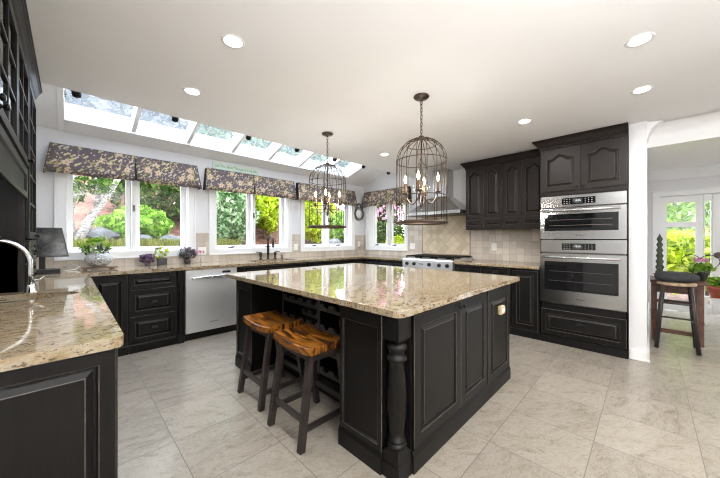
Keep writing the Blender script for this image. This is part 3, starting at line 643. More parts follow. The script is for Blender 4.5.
# gas cooktop range
r = thing('gas_range', 'stainless steel gas range top with black knobs and grates', 'range', (4.4, 2.535, 0))
MB().box(4.08, XW-0.02, RB0+0.002, RB1-0.002, 0.0, 0.74).build('oven_body', 'cab', r)
mb = MB(); mb.prism([(XW-0.02, 0.76), (4.05, 0.76), (4.035, 0.775), (4.035, 0.905), (4.05, 0.925), (4.09, 0.93), (XW-0.02, 0.93)], RB0+0.002, RB1-0.002, 0, 'xz'); mb.box(4.06, XW-0.02, RB0+0.002, RB1-0.002, 0.74, 0.76); cz = mb.build('control_panel', 'steel_bright', r, bevel=0.003)
MB().box(XW-0.05, XW-0.02, RB0+0.01, RB1-0.01, 0.93, 0.965).build('back_rail', 'steel', r)
for y_ in (2.895, 2.754, 2.471, 2.295, 2.161):
    MB().lathe([(0.030, 0), (0.030, -0.006), (0.024, -0.008), (0.022, -0.030), (0.018, -0.034)], (4.035, y_, 0.842), 16, axis='x').build('knob', 'black_plastic', r)
MB().box(4.031, 4.036, 2.58, 2.66, 0.838, 0.850).build('badge', 'black_plastic', r)
for k in range(3):
    y0, y1 = RB0+0.03+k*0.29, RB0+0.31+k*0.29; mb = MB()
    for y_ in np.linspace(y0, y1, 6): mb.box(4.11, 4.68, y_-0.006, y_+0.006, 0.957, 0.972)
    for x_ in (4.115, 4.39, 4.67): mb.box(x_-0.007, x_+0.007, y0-0.004, y1+0.004, 0.950, 0.965)
    for x_ in (4.12, 4.665):
        for y_ in (y0, y1): mb.box(x_-0.008, x_+0.008, y_-0.008, y_+0.008, 0.9295, 0.955)
    mb.build('grate', 'black_metal', r)
    for x_ in (4.25, 4.53): MB().lathe([(0.05, 0), (0.048, 0.012), (0.03, 0.014), (0.028, 0.02)], (x_, (y0+y1)/2, 0.9295), 16).build('burner', 'black_metal', r)

# range hood
r = thing('range_hood', 'stainless steel chimney hood over the gas range', 'hood', (4.5, 2.55, 1.64))
HY0, HY1, HX = 2.062, 3.06, 4.25; cy = 2.56
mb = MB(); mb.box(4.50, XW-0.002, cy-0.13, cy+0.13, 1.97, CEIL-0.001); mb.build('chimney', 'steel', r, bevel=0.002)
mb = MB(); mb.loft([[(HX, HY0, 1.71), (XW-0.002, HY0, 1.71), (XW-0.002, HY1, 1.71), (HX, HY1, 1.71)], [(4.48, cy-0.15, 1.975), (XW-0.002, cy-0.15, 1.975), (XW-0.002, cy+0.15, 1.975), (4.48, cy+0.15, 1.975)]]); mb.build('skirt', 'steel', r)
mb = MB(); mb.box(HX, XW-0.002, HY0, HY1, 1.655, 1.71); mb.build('rim', 'steel', r, bevel=0.003)
MB().box(HX+0.05, XW-0.06, HY0+0.05, HY1-0.05, 1.648, 1.656).build('filter', 'iron_grey', r)

# upper cabinets ------------------------------------------------------------
def crown(mb, frame, a, b, z, ret_a=True, ret_b=True, depth=0.3, dent=True, h=0.115, proj=0.085, mi=0):
    """crown moulding along u a..b whose top is at z; returns mitred at ends that show"""
    q_ = proj/0.085
    prof = [(p_*q_, d_) for p_, d_ in ((0.004, -h), (0.014, -h), (0.014, -h*0.72), (0.022, -h*0.70), (0.034, -h*0.60), (0.046, -h*0.42), (0.060, -h*0.26), (0.074, -h*0.18), (0.074, -h*0.10), (0.085, -h*0.08), (0.085, 0.0))]
    loops = []
    for p_, dz in prof:
        loops.append([(a-(p_ if ret_a else 0), z+dz, -depth), (a-(p_ if ret_a else 0), z+dz, p_), (b+(p_ if ret_b else 0), z+dz, p_), (b+(p_ if ret_b else 0), z+dz, -depth)])
    mb.loft(loops, mi)
    if dent:
        n = int((b-a)/0.026)
        for k in range(n):
            u = a+(k+0.5)*(b-a)/n; mb.box(u-0.0075, u+0.0075, z-h*0.98, z-h*0.74, 0.012*q_, 0.024*q_, mi)
XU = 4.43; fr_u = face_range(XU); DU = XW-XU-0.014
def upper(label, a, b, split):
    r = thing('upper_cabinet', label, 'cabinet', (XU+DU/2, -(a+b)/2, 1.40), 'upper cabinets right of the hood')
    mb = MB().frame(*fr_u); mb.box(a+0.001, b-0.001, 1.405, 2.36, -DU, 0); mb.box(a, b, 1.392, 1.412, -DU, 0.012); mb.build('carcass', list(BM), r)
    mb = MB().frame(*fr_u); crown(mb, fr_u, a, b, CEIL-0.012, a < -1.9, False, DU, True, h=0.105, proj=0.068); mb.build('crown', 'cab_upper', r)
    for (u0, u1), ks in ((( a+0.006, split-0.002), split-0.022), ((split+0.002, b-0.006), split+0.022)):
        front(r, fr_u, 'door', u0, u1, 1.565, 2.335, knobs=[(ks, 1.60)], arch=0.045, stile=0.05, mats=BM, handle='k')
        front(r, fr_u, 'drawer', u0, u1, 1.425, 1.555, knobs=[((u0+u1)/2, 1.49)], stile=0.032, mats=BM)
upper('brown-black arched twin-door upper cabinet next to the hood', -2.05, -1.503, -1.765)
upper('brown-black arched twin-door upper cabinet next to the tall oven cabinet', -1.502, -0.953, -1.245)
# tall oven cabinet -----------------------------------------------------------
r = thing('oven_cabinet', 'tall dark cabinet housing two built-in ovens', 'cabinet', (4.43, 0.548, 0))
ta, tb = -0.951, -0.152; DT = XW-XFc-0.002
mb = MB().frame(*fr_r)
mb.box(ta, ta+0.018, 0, 2.36, -DT, 0); mb.box(tb-0.018, tb, 0, 2.36, -DT, 0); mb.box(ta, tb, 1.765, 2.36, -DT, 0); mb.box(ta, tb, 0, 0.475, -DT, 0); mb.box(ta, tb, 0.4, 1.8, -DT, -DT+0.02)
mb.box(ta, tb, 0.0, 0.085, -0.01, 0.014); mb.build('carcass', ['cab', 'worn_edge'], r)
mb = MB().frame(*fr_r); mb.box(ta+0.001, tb-0.001, 1.77, 2.36, 0.0, 0.004); mb.build('face_frame', 'cab_upper', r)
mb = MB().frame(*fr_r); crown(mb, fr_r, ta, tb, CEIL-0.004, True, False, 0.225, True, h=0.115, proj=0.075); mb.build('crown', 'cab_upper', r)
um = (ta+tb)/2
front(r, fr_r, 'door', ta+0.012, um-0.002, 1.815, 2.315, knobs=[(um-0.03, 1.85)], arch=0.05, stile=0.058, mats=BM, th=0.022)
front(r, fr_r, 'door', um+0.002, tb-0.012, 1.815, 2.315, knobs=[(um+0.03, 1.85)], arch=0.05, stile=0.058, mats=BM, th=0.022)
front(r, fr_r, 'drawer', ta+0.012, tb-0.012, 0.105, 0.405, pull=(um, 0.265), stile=0.05)
def oven(label, z0, zd, zp0, z1, wz0, wz1, hz):
    o = thing('wall_oven', label, 'oven', (4.35, 0.55, z0), 'built-in ovens in the tall cabinet')
    oa, ob = ta+0.020, tb-0.022
    MB().frame(*fr_r).box(oa+0.005, ob-0.005, z0+0.002, z1-0.002, -0.55, -0.002).build('body', 'iron_grey', o)
    MB().frame(*fr_r).box(oa-0.012, ob+0.012, zp0, z1, -0.001, 0.022).build('control_panel', 'steel', o, bevel=0.004)
    pm = (zp0+z1)/2
    cp = MB().frame(*fr_r).box(um-0.175, um+0.135, pm-0.040, pm+0.034, 0.018, 0.024).build('control_display', 'black_glass', o)
    MB().frame(*fr_r).box(um-0.07, um+0.02, pm-0.028, pm+0.024, 0.0235, 0.0245).build('screen', 'screen', cp)
    lettering('12:05', 0.026, MB().frame(*fr_r).P(um-0.025, pm, 0.0248), (PI/2, 0, -PI/2), 'display_glow', cp)
    mb = MB().frame(*fr_r)
    for k in range(3):
        for j in range(3): mb.box(um-0.155+k*0.026, um-0.147+k*0.026, pm-0.028+j*0.022, pm-0.024+j*0.022, 0.0238, 0.0244); mb.box(um+0.040+k*0.030, um+0.048+k*0.030, pm-0.028+j*0.022, pm-0.024+j*0.022, 0.0238, 0.0244)
    mb.build('key_marks', 'cord_white', cp)
    mb = MB().frame(*fr_r)  # door as a frame round the window
    A, B_, C_, D_ = oa-0.012, ob+0.012, z0, zd; a_, b_ = oa+0.03, ob-0.052
    for q in ((A, a_, C_, D_), (b_, B_, C_, D_), (a_, b_, C_, wz0), (a_, b_, wz1, D_)): mb.box(*q, -0.001, 0.030)
    d = mb.build('door', 'steel', o)
    MB().frame(*fr_r).box(a_-0.002, b_+0.002, wz0-0.002, wz1+0.002, 0.008, 0.027).build('door_window', 'black_glass', d)
    mb = MB().frame(*fr_r)
    for k in range(2): mb.box(a_+0.05, b_-0.05, wz0+(wz1-wz0)*(0.33+0.33*k)-0.002, wz0+(wz1-wz0)*(0.33+0.33*k)+0.002, 0.0268, 0.0274)
    mb.build('rack_line', 'iron_grey', d)
    mb = MB().frame(*fr_r); F = mb.F; p0, p1 = mb.P(oa+0.005, hz, 0.062), mb.P(ob-0.035, hz, 0.062); q = [(mb.P(u, hz, 0.028), mb.P(u, hz, 0.062)) for u in (oa+0.03, ob-0.06)]
    mb.F = None; mb.tube([p0, p1], 0.0135, 12)
    for s0, s1 in q: mb.tube([s0, s1], 0.009, 8)
    mb.build('handle', 'chrome', d)
    lettering('BOSCH', 0.024, MB().frame(*fr_r).P(um, z0+(wz0-z0)*0.42, 0.0303), (PI/2, 0, -PI/2), 'black_plastic', d)
oven('upper built-in speed oven with a low wide window', 1.249, 1.610, 1.625, 1.756, 1.345, 1.54, 1.582)
oven('lower built-in oven with the large dark window above the drawer', 0.492, 1.077, 1.091, 1.238, 0.645, 0.985, 1.035)

# ------------------------------------------------------------------ worktops
def slab(name, outer, holes, z0, z1, mat, label, cat='worktop', bevel=0.010):
    bm = bmesh.new(); edges = []
    for lp in [outer]+holes:
        vs = [bm.verts.new((x, y, z0)) for x, y in lp]
        for i in range(len(vs)): edges.append(bm.edges.new((vs[i], vs[(i+1) % len(vs)])))
    bmesh.ops.triangle_fill(bm, use_beauty=True, use_dissolve=False, edges=edges)
    # drop triangles that fell inside a hole
    def inside(pt, lp):
        c_ = False
        for i in range(len(lp)):
            (x1, y1), (x2, y2) = lp[i], lp[i-1]
            if (y1 > pt[1]) != (y2 > pt[1]) and pt[0] < (x2-x1)*(pt[1]-y1)/(y2-y1)+x1: c_ = not c_
        return c_
    bad = [f for f in bm.faces if any(inside(f.calc_center_median(), h) for h in holes)]
    bmesh.ops.delete(bm, geom=bad, context='FACES_ONLY')
    geo = bmesh.ops.extrude_face_region(bm, geom=list(bm.faces))
    bmesh.ops.translate(bm, verts=[g for g in geo['geom'] if isinstance(g, bmesh.types.BMVert)], vec=(0, 0, z1-z0))
    mb = MB(); mb.bm.free(); mb.bm = bm
    o = mb.build(name, mat, None, bevel=bevel, seg=3); return tag(o, label, cat)
def rounded(pts, rads, n=6):
    out = []
    for i, p_ in enumerate(pts):
        r_ = rads[i]
        if not r_: out.append(p_); continue
        a = Vector(pts[i-1])-Vector(p_); b = Vector(pts[(i+1) % len(pts)])-Vector(p_); a.normalize(); b.normalize()
        P0 = Vector(p_)+a*r_; P1 = Vector(p_)+b*r_
        for k in range(n+1):
            q = k/n; out.append(tuple((1-q)**2*P0+2*q*(1-q)*Vector(p_)+q*q*P1))
    return out
SCX, SCY, SA, SB = -0.28, 2.585, 0.325, 0.155
oval = [(SCX+SA*math.cos(2*PI*k/32), SCY+SB*math.sin(2*PI*k/32)) for k in range(32)]
MSX0, MSX1, MSY0, MSY1 = 1.93, 2.66, 4.08, 4.46
msink = rounded([(MSX0, MSY0), (MSX1, MSY0), (MSX1, MSY1), (MSX0, MSY1)], [0.05]*4, 4)
CY, CX = 3.962, 4.075
outer = rounded([(XL+0.002, 1.30), (0.139, 1.30), (0.139, CY), (CX, CY), (CX, RB1+0.002), (XW-0.014, RB1+0.002), (XW-0.014, YW-0.014), (XL+0.002, YW-0.014)], [0, 0.045, 0.02, 0.02, 0, 0, 0, 0])
slab('worktop', outer, [oval, msink], CB, CT, 'granite', 'long speckled granite worktop running round the left and window walls')
slab('worktop', [(CX, 0.957), (XW-0.014, 0.957), (XW-0.014, RB0-0.002), (CX, RB0-0.002)], [], CB, CT, 'granite', 'short speckled granite worktop between the range and the oven cabinet')
# prep sink
def bowl(name, loop, depth, label, zt=CB-0.001):
    cx_ = sum(p_[0] for p_ in loop)/len(loop); cy_ = sum(p_[1] for p_ in loop)/len(loop); mb = MB()
    def sc(f, z): return [(cx_+(x-cx_)*f, cy_+(y-cy_)*f, z) for x, y in loop]
    mb.loft([sc(1.10, zt), sc(1.005, zt), sc(0.97, zt-0.03), sc(0.93, zt-depth*0.8), sc(0.80, zt-depth*0.97), sc(0.15, zt-depth), sc(0.12, zt-depth-0.01), sc(0.80, zt-depth-0.01), sc(0.96, zt-depth*0.8-0.004), sc(1.0, zt-0.03), sc(1.10, zt-0.004)], 0, False, False, True)
    mb.face([mb.bm.verts.new(p_) for p_ in sc(0.16, zt-depth-0.002)])
    return mb, (cx_, cy_, zt-depth-0.01)
mb, loc = bowl('b', oval, 0.16, '')
r = thing('prep_sink', 'oval undermount prep sink cut into the near granite worktop', 'sink', loc); mb.build('basin', 'dark_sink', r)
MB().lathe([(0.001, 0.003), (0.03, 0.003), (0.034, 0.0), (0.034, -0.004)], (loc[0], loc[1], loc[2]+0.012), 16).build('drain', 'chrome', r)
mb, loc = bowl('b', msink, 0.18, '')
r = thing('kitchen_sink', 'wide steel undermount sink below the middle window', 'sink', loc); mb.build('basin', 'steel', r)
MB().lathe([(0.001, 0.003), (0.03, 0.003), (0.034, 0.0), (0.034, -0.004)], (loc[0], loc[1], loc[2]+0.012), 16).build('drain', 'chrome', r)
# prep faucet: high chrome arc
r = thing('prep_faucet', 'chrome gooseneck faucet arching over the prep sink', 'faucet', (-0.172, 2.766, CT))
bx_, by_ = -0.172, 2.766
MB().lathe([(0.030, 0), (0.030, 0.006), (0.022, 0.012), (0.019, 0.05), (0.016, 0.06)], (bx_, by_, CT), 16).build('base', 'chrome', r)
dirx, diry = -0.995, -0.10; n = 20; R_ = 0.15; pts = [(bx_, by_, CT+0.05), (bx_, by_, CT+0.12)]
for k in range(n+1):
    a_ = PI*k/n*0.92; d_ = R_*(1-math.cos(a_)); pts.append((bx_+dirx*d_, by_+diry*d_, CT+0.185+R_*math.sin(a_)))
MB().tube(pts, 0.0125, 12).build('spout', 'chrome', r)
e = Vector(pts[-1]); f_ = e+(e-Vector(pts[-2])).normalized()*0.09
MB().tube([e, e.lerp(f_, 0.3), f_], [0.014, 0.017, 0.019], 12).build('spray_head', 'chrome', r)
MB().tube([(bx_+0.012, by_, CT+0.075), (bx_+0.035, by_-0.005, CT+0.08), (bx_+0.06, by_-0.01, CT+0.10)], [0.012, 0.009, 0.006], 8).build('lever', 'chrome', r)
# main bridge faucet
r = thing('sink_faucet', 'dark bronze bridge faucet with two handles and a high curved spout', 'faucet', (2.36, 4.53, CT))
fx, fy = 2.36, 4.53
MB().lathe([(0.027, 0), (0.027, 0.008), (0.017, 0.02), (0.015, 0.07), (0.019, 0.08), (0.014, 0.09)], (fx, fy, CT), 14).build('post', 'bronze', r)
pts = [(fx, fy, CT+0.08), (fx, fy, CT+0.30)]+[(fx, fy-0.085*(1-math.cos(PI*k/12)), CT+0.30+0.085*math.sin(PI*k/12)) for k in range(1, 13)]+[(fx, fy-0.17, CT+0.25)]
MB().tube(pts, 0.020, 10).build('spout', 'bronze', r)
MB().lathe([(0.015, 0), (0.02, 0.02), (0.019, 0.07), (0.014, 0.085)], (fx, fy-0.17, CT+0.20), 12).build('spray_head', 'iron_grey', r)
for s_ in (-1, 1):
    hx = fx+s_*0.13; h = MB().lathe([(0.03, 0), (0.03, 0.008), (0.019, 0.02), (0.017, 0.06), (0.024, 0.075), (0.024, 0.11), (0.010, 0.125)], (hx, fy, CT), 12).build('handle', 'bronze', r)
    MB().tube([(hx-0.005*s_, fy, CT+0.115), (hx+0.04*s_, fy, CT+0.124), (hx+0.085*s_, fy, CT+0.126)], [0.010, 0.008, 0.007], 8).build('lever', 'bronze', h)
MB().lathe([(0.022, 0), (0.020, 0.01), (0.012, 0.02), (0.014, 0.06), (0.006, 0.07)], (fx+0.26, fy, CT), 12).build('side_sprayer', 'iron_grey', r)

# ------------------------------------------------------------------ island
IX0, IX1, IY0, IY1 = 1.128, 3.00, 0.852, 3.095; IZ0, IZ1 = 0.860, 0.895
slab('island_worktop', rounded([(IX0, IY0), (IX1, IY0), (IX1, IY1), (IX0, IY1)], [0.06, 0.05, 0.05, 0.05]), [], IZ0, IZ1, 'granite', 'large polished granite worktop of the island reflecting the windows', bevel=0.012)
r = thing('kitchen_island', 'big dark kitchen island with turned corner post, doors and wine rack', 'kitchen island', (2.0, 1.9, 0))
BX0, BX1, BY0, BY1 = 1.185, 2.80, 0.905, 2.90; RX = 1.48   # body, rack plane
IZ = IZ0-0.001
mb = MB()
mb.box(RX+0.26, BX1, BY0, BY1, 0, IZ)                       # core
mb.box(BX0+0.105, RX+0.26, BY0, 1.345, 0, IZ)               # near block behind the post
mb.box(BX0, BX0+0.105, 1.005, 1.345, 0, IZ)
mb.box(BX0, RX+0.26, 2.555, BY1, 0, IZ)                     # far end block
mb.box(RX, RX+0.26, 1.345, 2.555, 0.0, 0.10); mb.box(RX, RX+0.26, 1.345, 2.555, IZ-0.05, IZ)
mb.build('carcass', ['cab', 'worn_edge'], r)
f_r = face_window(BY0); f_l = face_range(BX0)
def isl_door(a, b, k): front(r, f_r, 'door', a, b, 0.125, 0.838, knobs=[(k, 0.80)], stile=0.062, th=0.02)
isl_door(BX0+0.115, 1.838, 1.815); isl_door(1.842, 2.285, 1.865)
MB().frame(*f_r).panel(2.315, BX1, 0.11, IZ, 0.016, 0.055, top_extra=0.05).build('end_panel', ['cab', 'worn_edge'], r)
MB().frame(*f_l).panel(-1.345, -1.005, 0.11, IZ, 0.014, 0.030, flat=True, top_extra=0.055).build('end_panel', ['cab', 'worn_edge'], r)
MB().frame(*f_l).panel(-BY1, -2.555, 0.11, IZ, 0.014, 0.030, flat=True, top_extra=0.055).build('end_panel', ['cab', 'worn_edge'], r)
mb = MB()   # base moulding round the island
def plinth(mb, frame, a, b):
    mb.frame(*frame); mb.box(a, b, 0.0, 0.09, -0.01, 0.024); mb.loft([[(a, 0.09, 0.0), (b, 0.09, 0.0), (b, 0.09, 0.024), (a, 0.09, 0.024)], [(a, 0.115, 0.0), (b, 0.115, 0.0), (b, 0.115, 0.012), (a, 0.115, 0.012)]]); mb.F = None
plinth(mb, f_r, BX0+0.105, BX1); plinth(mb, f_l, -1.345, -1.005); plinth(mb, f_l, -BY1, -2.555); plinth(mb, face_range(RX), -2.555, -1.345)
mb.build('base_moulding', 'cab', r)
# turned corner post
pc = (1.232, 0.952); hb = 0.053
mb = MB()
mb.loft([[(pc[0]-a_, pc[1]-a_, z), (pc[0]+a_, pc[1]-a_, z), (pc[0]+a_, pc[1]+a_, z), (pc[0]-a_, pc[1]+a_, z)] for a_, z in ((hb+0.006, 0.0), (hb+0.006, 0.075), (hb, 0.085), (hb, 0.125), (0.030, 0.155))])
prof = [(0.030, 0.15), (0.046, 0.155), (0.050, 0.165), (0.046, 0.178), (0.036, 0.182), (0.045, 0.19), (0.045, 0.198), (0.034, 0.205), (0.036, 0.24), (0.044, 0.32), (0.0475, 0.40), (0.045, 0.48), (0.038, 0.56), (0.034, 0.60), (0.040, 0.605), (0.048, 0.615), (0.048, 0.628), (0.040, 0.634), (0.036, 0.642), (0.036, 0.655), (0.043, 0.662), (0.048, 0.672), (0.048, 0.688), (0.042, 0.695), (0.03, 0.705)]
po = mb.build('corner_post', 'cab', r, bevel=0.002)
MB().loft([[(pc[0]-a_, pc[1]-a_, z), (pc[0]+a_, pc[1]-a_, z), (pc[0]+a_, pc[1]+a_, z), (pc[0]-a_, pc[1]+a_, z)] for a_, z in ((0.030, 0.70), (hb, 0.726), (hb, IZ))]).build('top_block', 'cab', po, bevel=0.002)
MB().lathe([(a_*1.12, z) for a_, z in prof], (pc[0], pc[1], 0), 20).build('turned_shaft', 'cab', po)
# wine rack: two bays of scalloped rails
def rail(mb, y0, y1, x0, x1, z, h=0.055, n=4):
    poly = [(y0, z), (y1, z)]; wd = (y1-y0)/n; top = [(y1, z+h)]
    for k in range(n-1, -1, -1):
        c_ = y0+(k+0.5)*wd; r_ = wd*0.27
        top += [(c_+r_*math.cos(PI*q/6), z+h-r_*math.sin(PI*q/6)*0.85) for q in range(7)]
    top.append((y0, z+h)); mb.prism(poly+top, x0, x1, 0, 'yz')
for (y0, y1) in ((1.36, 1.955), (1.985, 2.54)):
    wr = MB().box(RX+0.246, RX+0.258, y0-0.012, y1+0.012, 0.10, IZ-0.05).build('wine_rack', 'cab', r)
    for ya, yb in ((y0-0.013, y0), (y1, y1+0.013)): MB().box(RX+0.01, RX+0.245, ya, yb, 0.10, IZ-0.05).build('side_board', 'cab', wr)
    for z in (0.125, 0.30, 0.475, 0.65):
        mb = MB(); rail(mb, y0, y1, RX+0.005, RX+0.024, z); rail(mb, y0, y1, RX+0.215, RX+0.23, z); mb.build('scalloped_rail', 'rack_paint', wr)
for ya, yb in ((1.957, 1.983), (2.541, 2.553)): MB().box(RX, RX+0.02, ya, yb, 0.10, IZ-0.001).build('rack_stile', 'rack_paint', r)
ol = thing('outlet', 'cream raised outlet box on the end panel of the island', 'outlet', (2.545, BY0, 0.63))
MB().box(2.500, 2.590, BY0-0.050, BY0-0.017, 0.625, 0.695).build('box', 'plastic_beige', ol, bevel=0.008)
mb = MB(); mb.box(2.515, 2.545, BY0-0.053, BY0-0.049, 0.643, 0.678); mb.box(2.551, 2.578, BY0-0.053, BY0-0.049, 0.643, 0.678); mb.build('socket', 'plastic_white', ol)

# ------------------------------------------------------------------ stools at the island
def make_stool(label):
    r = thing('counter_stool', label, 'stool', (0, 0, 0), 'saddle stools under the island overhang')
    H = 0.605; W_, L_ = 0.148, 0.222; mb = MB(); n = 12; loops = []     # saddle: dips along its length (Y)
    for k in range(n+1):
        y = -L_+2*L_*k/n; dip = 0.020*(1-(y/L_)**2)
        zt = H-dip; loops.append([(-W_, y, zt-0.045), (W_, y, zt-0.045), (W_, y, zt-0.004), (W_-0.004, y, zt), (-W_+0.004, y, zt), (-W_, y, zt-0.004)])
    mb.loft(loops, 0, smooth=False); mb.build('seat', 'amber', r)
    tops = {}
    for sx in (-1, 1):
        for sy in (-1, 1):
            tx, ty, bx, by = sx*0.112, sy*0.165, sx*0.190, sy*0.180; h0 = 0.019; mb = MB()
            mb.loft([[(bx-h0, by-h0, 0), (bx+h0, by-h0, 0), (bx+h0, by+h0, 0), (bx-h0, by+h0, 0)], [(tx-h0, ty-h0, 0.556), (tx+h0, ty-h0, 0.556), (tx+h0, ty+h0, 0.556), (tx-h0, ty+h0, 0.556)]]); mb.build('leg', 'stool_paint', r, bevel=0.002)
    def X(z): return 0.190+(0.112-0.190)*z/0.556
    def Yy(z): return 0.180+(0.165-0.180)*z/0.556
    mb = MB(); z = 0.535
    for s in (-1, 1): mb.box(s*X(z)-0.009, s*X(z)+0.009, -Yy(z), Yy(z), 0.505, 0.560)
    for s in (-1, 1): mb.box(-X(z), X(z), s*Yy(z)-0.009, s*Yy(z)+0.009, 0.500, 0.545)
    mb.build('apron', 'stool_paint', r)
    for s in (-1, 1):
        z = 0.17; MB().box(s*X(z)-0.009, s*X(z)+0.009, -Yy(z), Yy(z), z-0.017, z+0.017).build('stretcher', 'stool_paint', r)
        z = 0.115; MB().box(-X(z), X(z), s*Yy(z)-0.009, s*Yy(z)+0.009, z-0.016, z+0.016).build('stretcher', 'stool_paint', r)
    return r
s0 = make_stool('amber-seated saddle stool nearer the turned corner post'); s0.location = (1.150, 1.625, 0)
dup(s0, (1.178, 2.185, 0), 0, 'amber-seated saddle stool nearer the dishwasher')

# ------------------------------------------------------------------ hutch over the left worktop
XH = -0.202; fr_h = face_left(XH); HD = XH-XL-0.004
def glass_door(root, a, b, v0, v1, rows, cols, knobpos=None, st=0.045):
    mb = MB().frame(*fr_h); th = 0.02
    for q in ((a, a+st, v0, v1), (b-st, b, v0, v1), (a+st, b-st, v0, v0+st), (a+st, b-st, v1-st, v1)): mb.box(*q, 0.001, th)
    for k in range(1, cols): u = a+st+(b-a-2*st)*k/cols; mb.box(u-0.008, u+0.008, v0+st, v1-st, 0.004, th-0.002)
    for k in range(1, rows): v = v0+st+(v1-v0-2*st)*k/rows; mb.box(a+st, b-st, v-0.008, v+0.008, 0.004, th-0.002)
    d = mb.build('door', 'cab', root, bevel=0.002)
    MB().frame(*fr_h).box(a+st-0.004, b-st+0.004, v0+st-0.004, v1-st+0.004, 0.006, 0.010).build('glass', 'cabinet_glass', d)
    if knobpos: knob(MB().frame(*fr_h), *knobpos, th, 0.015).build('knob', KM, d)
r = thing('glass_wall_cabinet', 'dark wall cabinet with muntined glass doors over the prep sink', 'cabinet', (XH-HD/2, 1.8, 1.43))
TY0, TY1, HT = 2.86, 3.44, 2.33
mb = MB().frame(*fr_h); mb.box(0.9, TY0-0.001, 1.70, 1.72, -HD, 0); mb.box(0.9, TY0-0.001, HT-0.02, HT, -HD, 0); mb.box(0.9, TY0-0.001, 1.70, HT, -HD, -HD+0.02)
mb.box(0.9, 0.92, 1.70, HT, -HD, 0); mb.box(TY0-0.021, TY0-0.001, 1.70, HT, -HD, 0); mb.box(1.66, 1.68, 1.70, HT, -HD, 0); mb.box(0.92, TY0-0.02, 1.95, 1.965, -HD+0.02, -0.03)
mb.build('carcass', 'cab', r)
for i, (a, b) in enumerate(((0.915, 1.285), (1.29, 1.66), (1.68, 2.26), (2.265, 2.835))): glass_door(r, a, b, 1.715, HT-0.02, 3, 2, (a+0.03 if i % 2 == 0 else b-0.06, 1.745))
mb = MB().frame(*fr_h); crown(mb, fr_h, 0.9, TY0-0.001, CEIL-0.004, True, False, HD, True, h=0.13, proj=0.050); mb.build('crown', 'cab', r)
MB().frame(*fr_h).panel(0.92, TY0-0.02, 1.51, 1.698, 0.015, 0.035, flat=True).build('lower_valance', ['cab', 'worn_edge'], r)
r = thing('tower_cabinet', 'tall narrow dark cabinet standing on the worktop beyond the prep sink', 'cabinet', (XH-HD/2, 3.11, CT))
mb = MB().frame(*fr_h); mb.box(TY0, TY0+0.02, CT+0.001, HT, -HD, 0); mb.box(TY1-0.02, TY1, CT+0.001, HT, -HD, 0); mb.box(TY0, TY1, HT-0.02, HT, -HD, 0); mb.box(TY0, TY1, CT+0.001, 1.24, -HD, 0); mb.box(TY0, TY1, CT+0.001, HT, -HD, -HD+0.02)
mb.box(TY0+0.02, TY1-0.02, 1.6, 1.615, -HD+0.02, -0.03); mb.box(TY0+0.02, TY1-0.02, 1.95, 1.965, -HD+0.02, -0.03)
mb.build('carcass', 'cab', r)
MB().box(XH-0.028, XH+0.0, TY0-0.008, TY0, CT+0.001, 1.69).build('corner_stile', 'cab_upper', r)
glass_door(r, TY0+0.01, TY1-0.01, 1.255, HT-0.02, 5, 2, (TY0+0.42, 1.275))
for (v0, v1) in ((1.09, 1.24), (0.925, 1.08)): front(r, fr_h, 'drawer', TY0+0.01, TY1-0.01, v0, v1, knobs=[(3.12, (v0+v1)/2)], stile=0.03)
knob(MB().frame((XH, TY0, 0), (1, 0, 0), (0, 0, 1), (0, -1, 0)), -0.155, 1.285, 0, 0.02).build('knob', KM, r)
mb = MB().frame(*fr_h); crown(mb, fr_h, TY0, TY1, CEIL-0.004, False, True, HD, True, h=0.13, proj=0.050); mb.build('crown', 'cab', r)

# ------------------------------------------------------------------ valances
def valance(label, frame, a, b, splits, flare=0.045):
    mb = MB().frame(*frame); loc = mb.P((a+b)/2, 1.97, 0.05); r = thing('valance', label, 'valance', loc, 'floral valances over the windows')
    zt, zb, wt, wb_ = 2.285, 1.965, 0.085, 0.145; cuts = [a]+splits+[b]
    for k in range(len(cuts)-1):
        p0, p1 = cuts[k], cuts[k+1]; fa = flare if k == 0 else -0.016; fb = flare if k == len(cuts)-2 else -0.016
        mb = MB().frame(*frame); n = 14; rows = []
        for j in range(5):
            q = j/4; row = []
            for i in range(n+1):
                s_ = i/n; u = (p0-fa*q)+((p1+fb*q)-(p0-fa*q))*s_; w_ = wt+(wb_-wt)*q+0.006*q*math.sin(s_*9+k*2)
                row.append((u, zt+(zb-zt)*q-0.006*q*math.sin(s_*PI), w_))
            rows.append(row)
        back = [[(u, v, w_-0.008) for (u, v, w_) in row] for row in rows]
        loops = [rows[j] + back[j][::-1] for j in range(5)]
        mb.loft(loops, 0, True, True, True)
        mb.build('pleat_panel', 'fabric', r)
    mb = MB().frame(*frame)   # pleat backing, returns and mounting board
    mb.box(a+0.003, b-0.003, zt-0.02, zt+0.004, 0.001, wt-0.004)
    mb.loft([[(a+0.01, zt-0.02, wt-0.020), (b-0.01, zt-0.02, wt-0.020), (b-0.01, zt-0.02, wt-0.010), (a+0.01, zt-0.02, wt-0.010)], [(a-flare+0.03, zb+0.012, wb_-0.03), (b+flare-0.03, zb+0.012, wb_-0.03), (b+flare-0.03, zb+0.012, wb_-0.02), (a-flare+0.03, zb+0.012, wb_-0.02)]])
    for s_, u in ((-1, a), (1, b)):
        mb.loft([[(u, zt, 0.001), (u, zt, wt), (u+0.006*-s_, zt, wt), (u+0.006*-s_, zt, 0.001)], [(u+s_*flare, zb, 0.001), (u+s_*flare, zb, wb_), (u+s_*(flare-0.006), zb, wb_), (u+s_*(flare-0.006), zb, 0.001)]])
    mb.build('lining', 'lining_fabric', r)
vw = face_window(YW); vr = face_range(XW)
valance('dark floral valance over the window by the tower cabinet', vw, -0.148, 1.285, [0.585], 0.045)
valance('dark floral valance over the sink window under the green sign', vw, 1.412, 2.872, [2.11], 0.03)
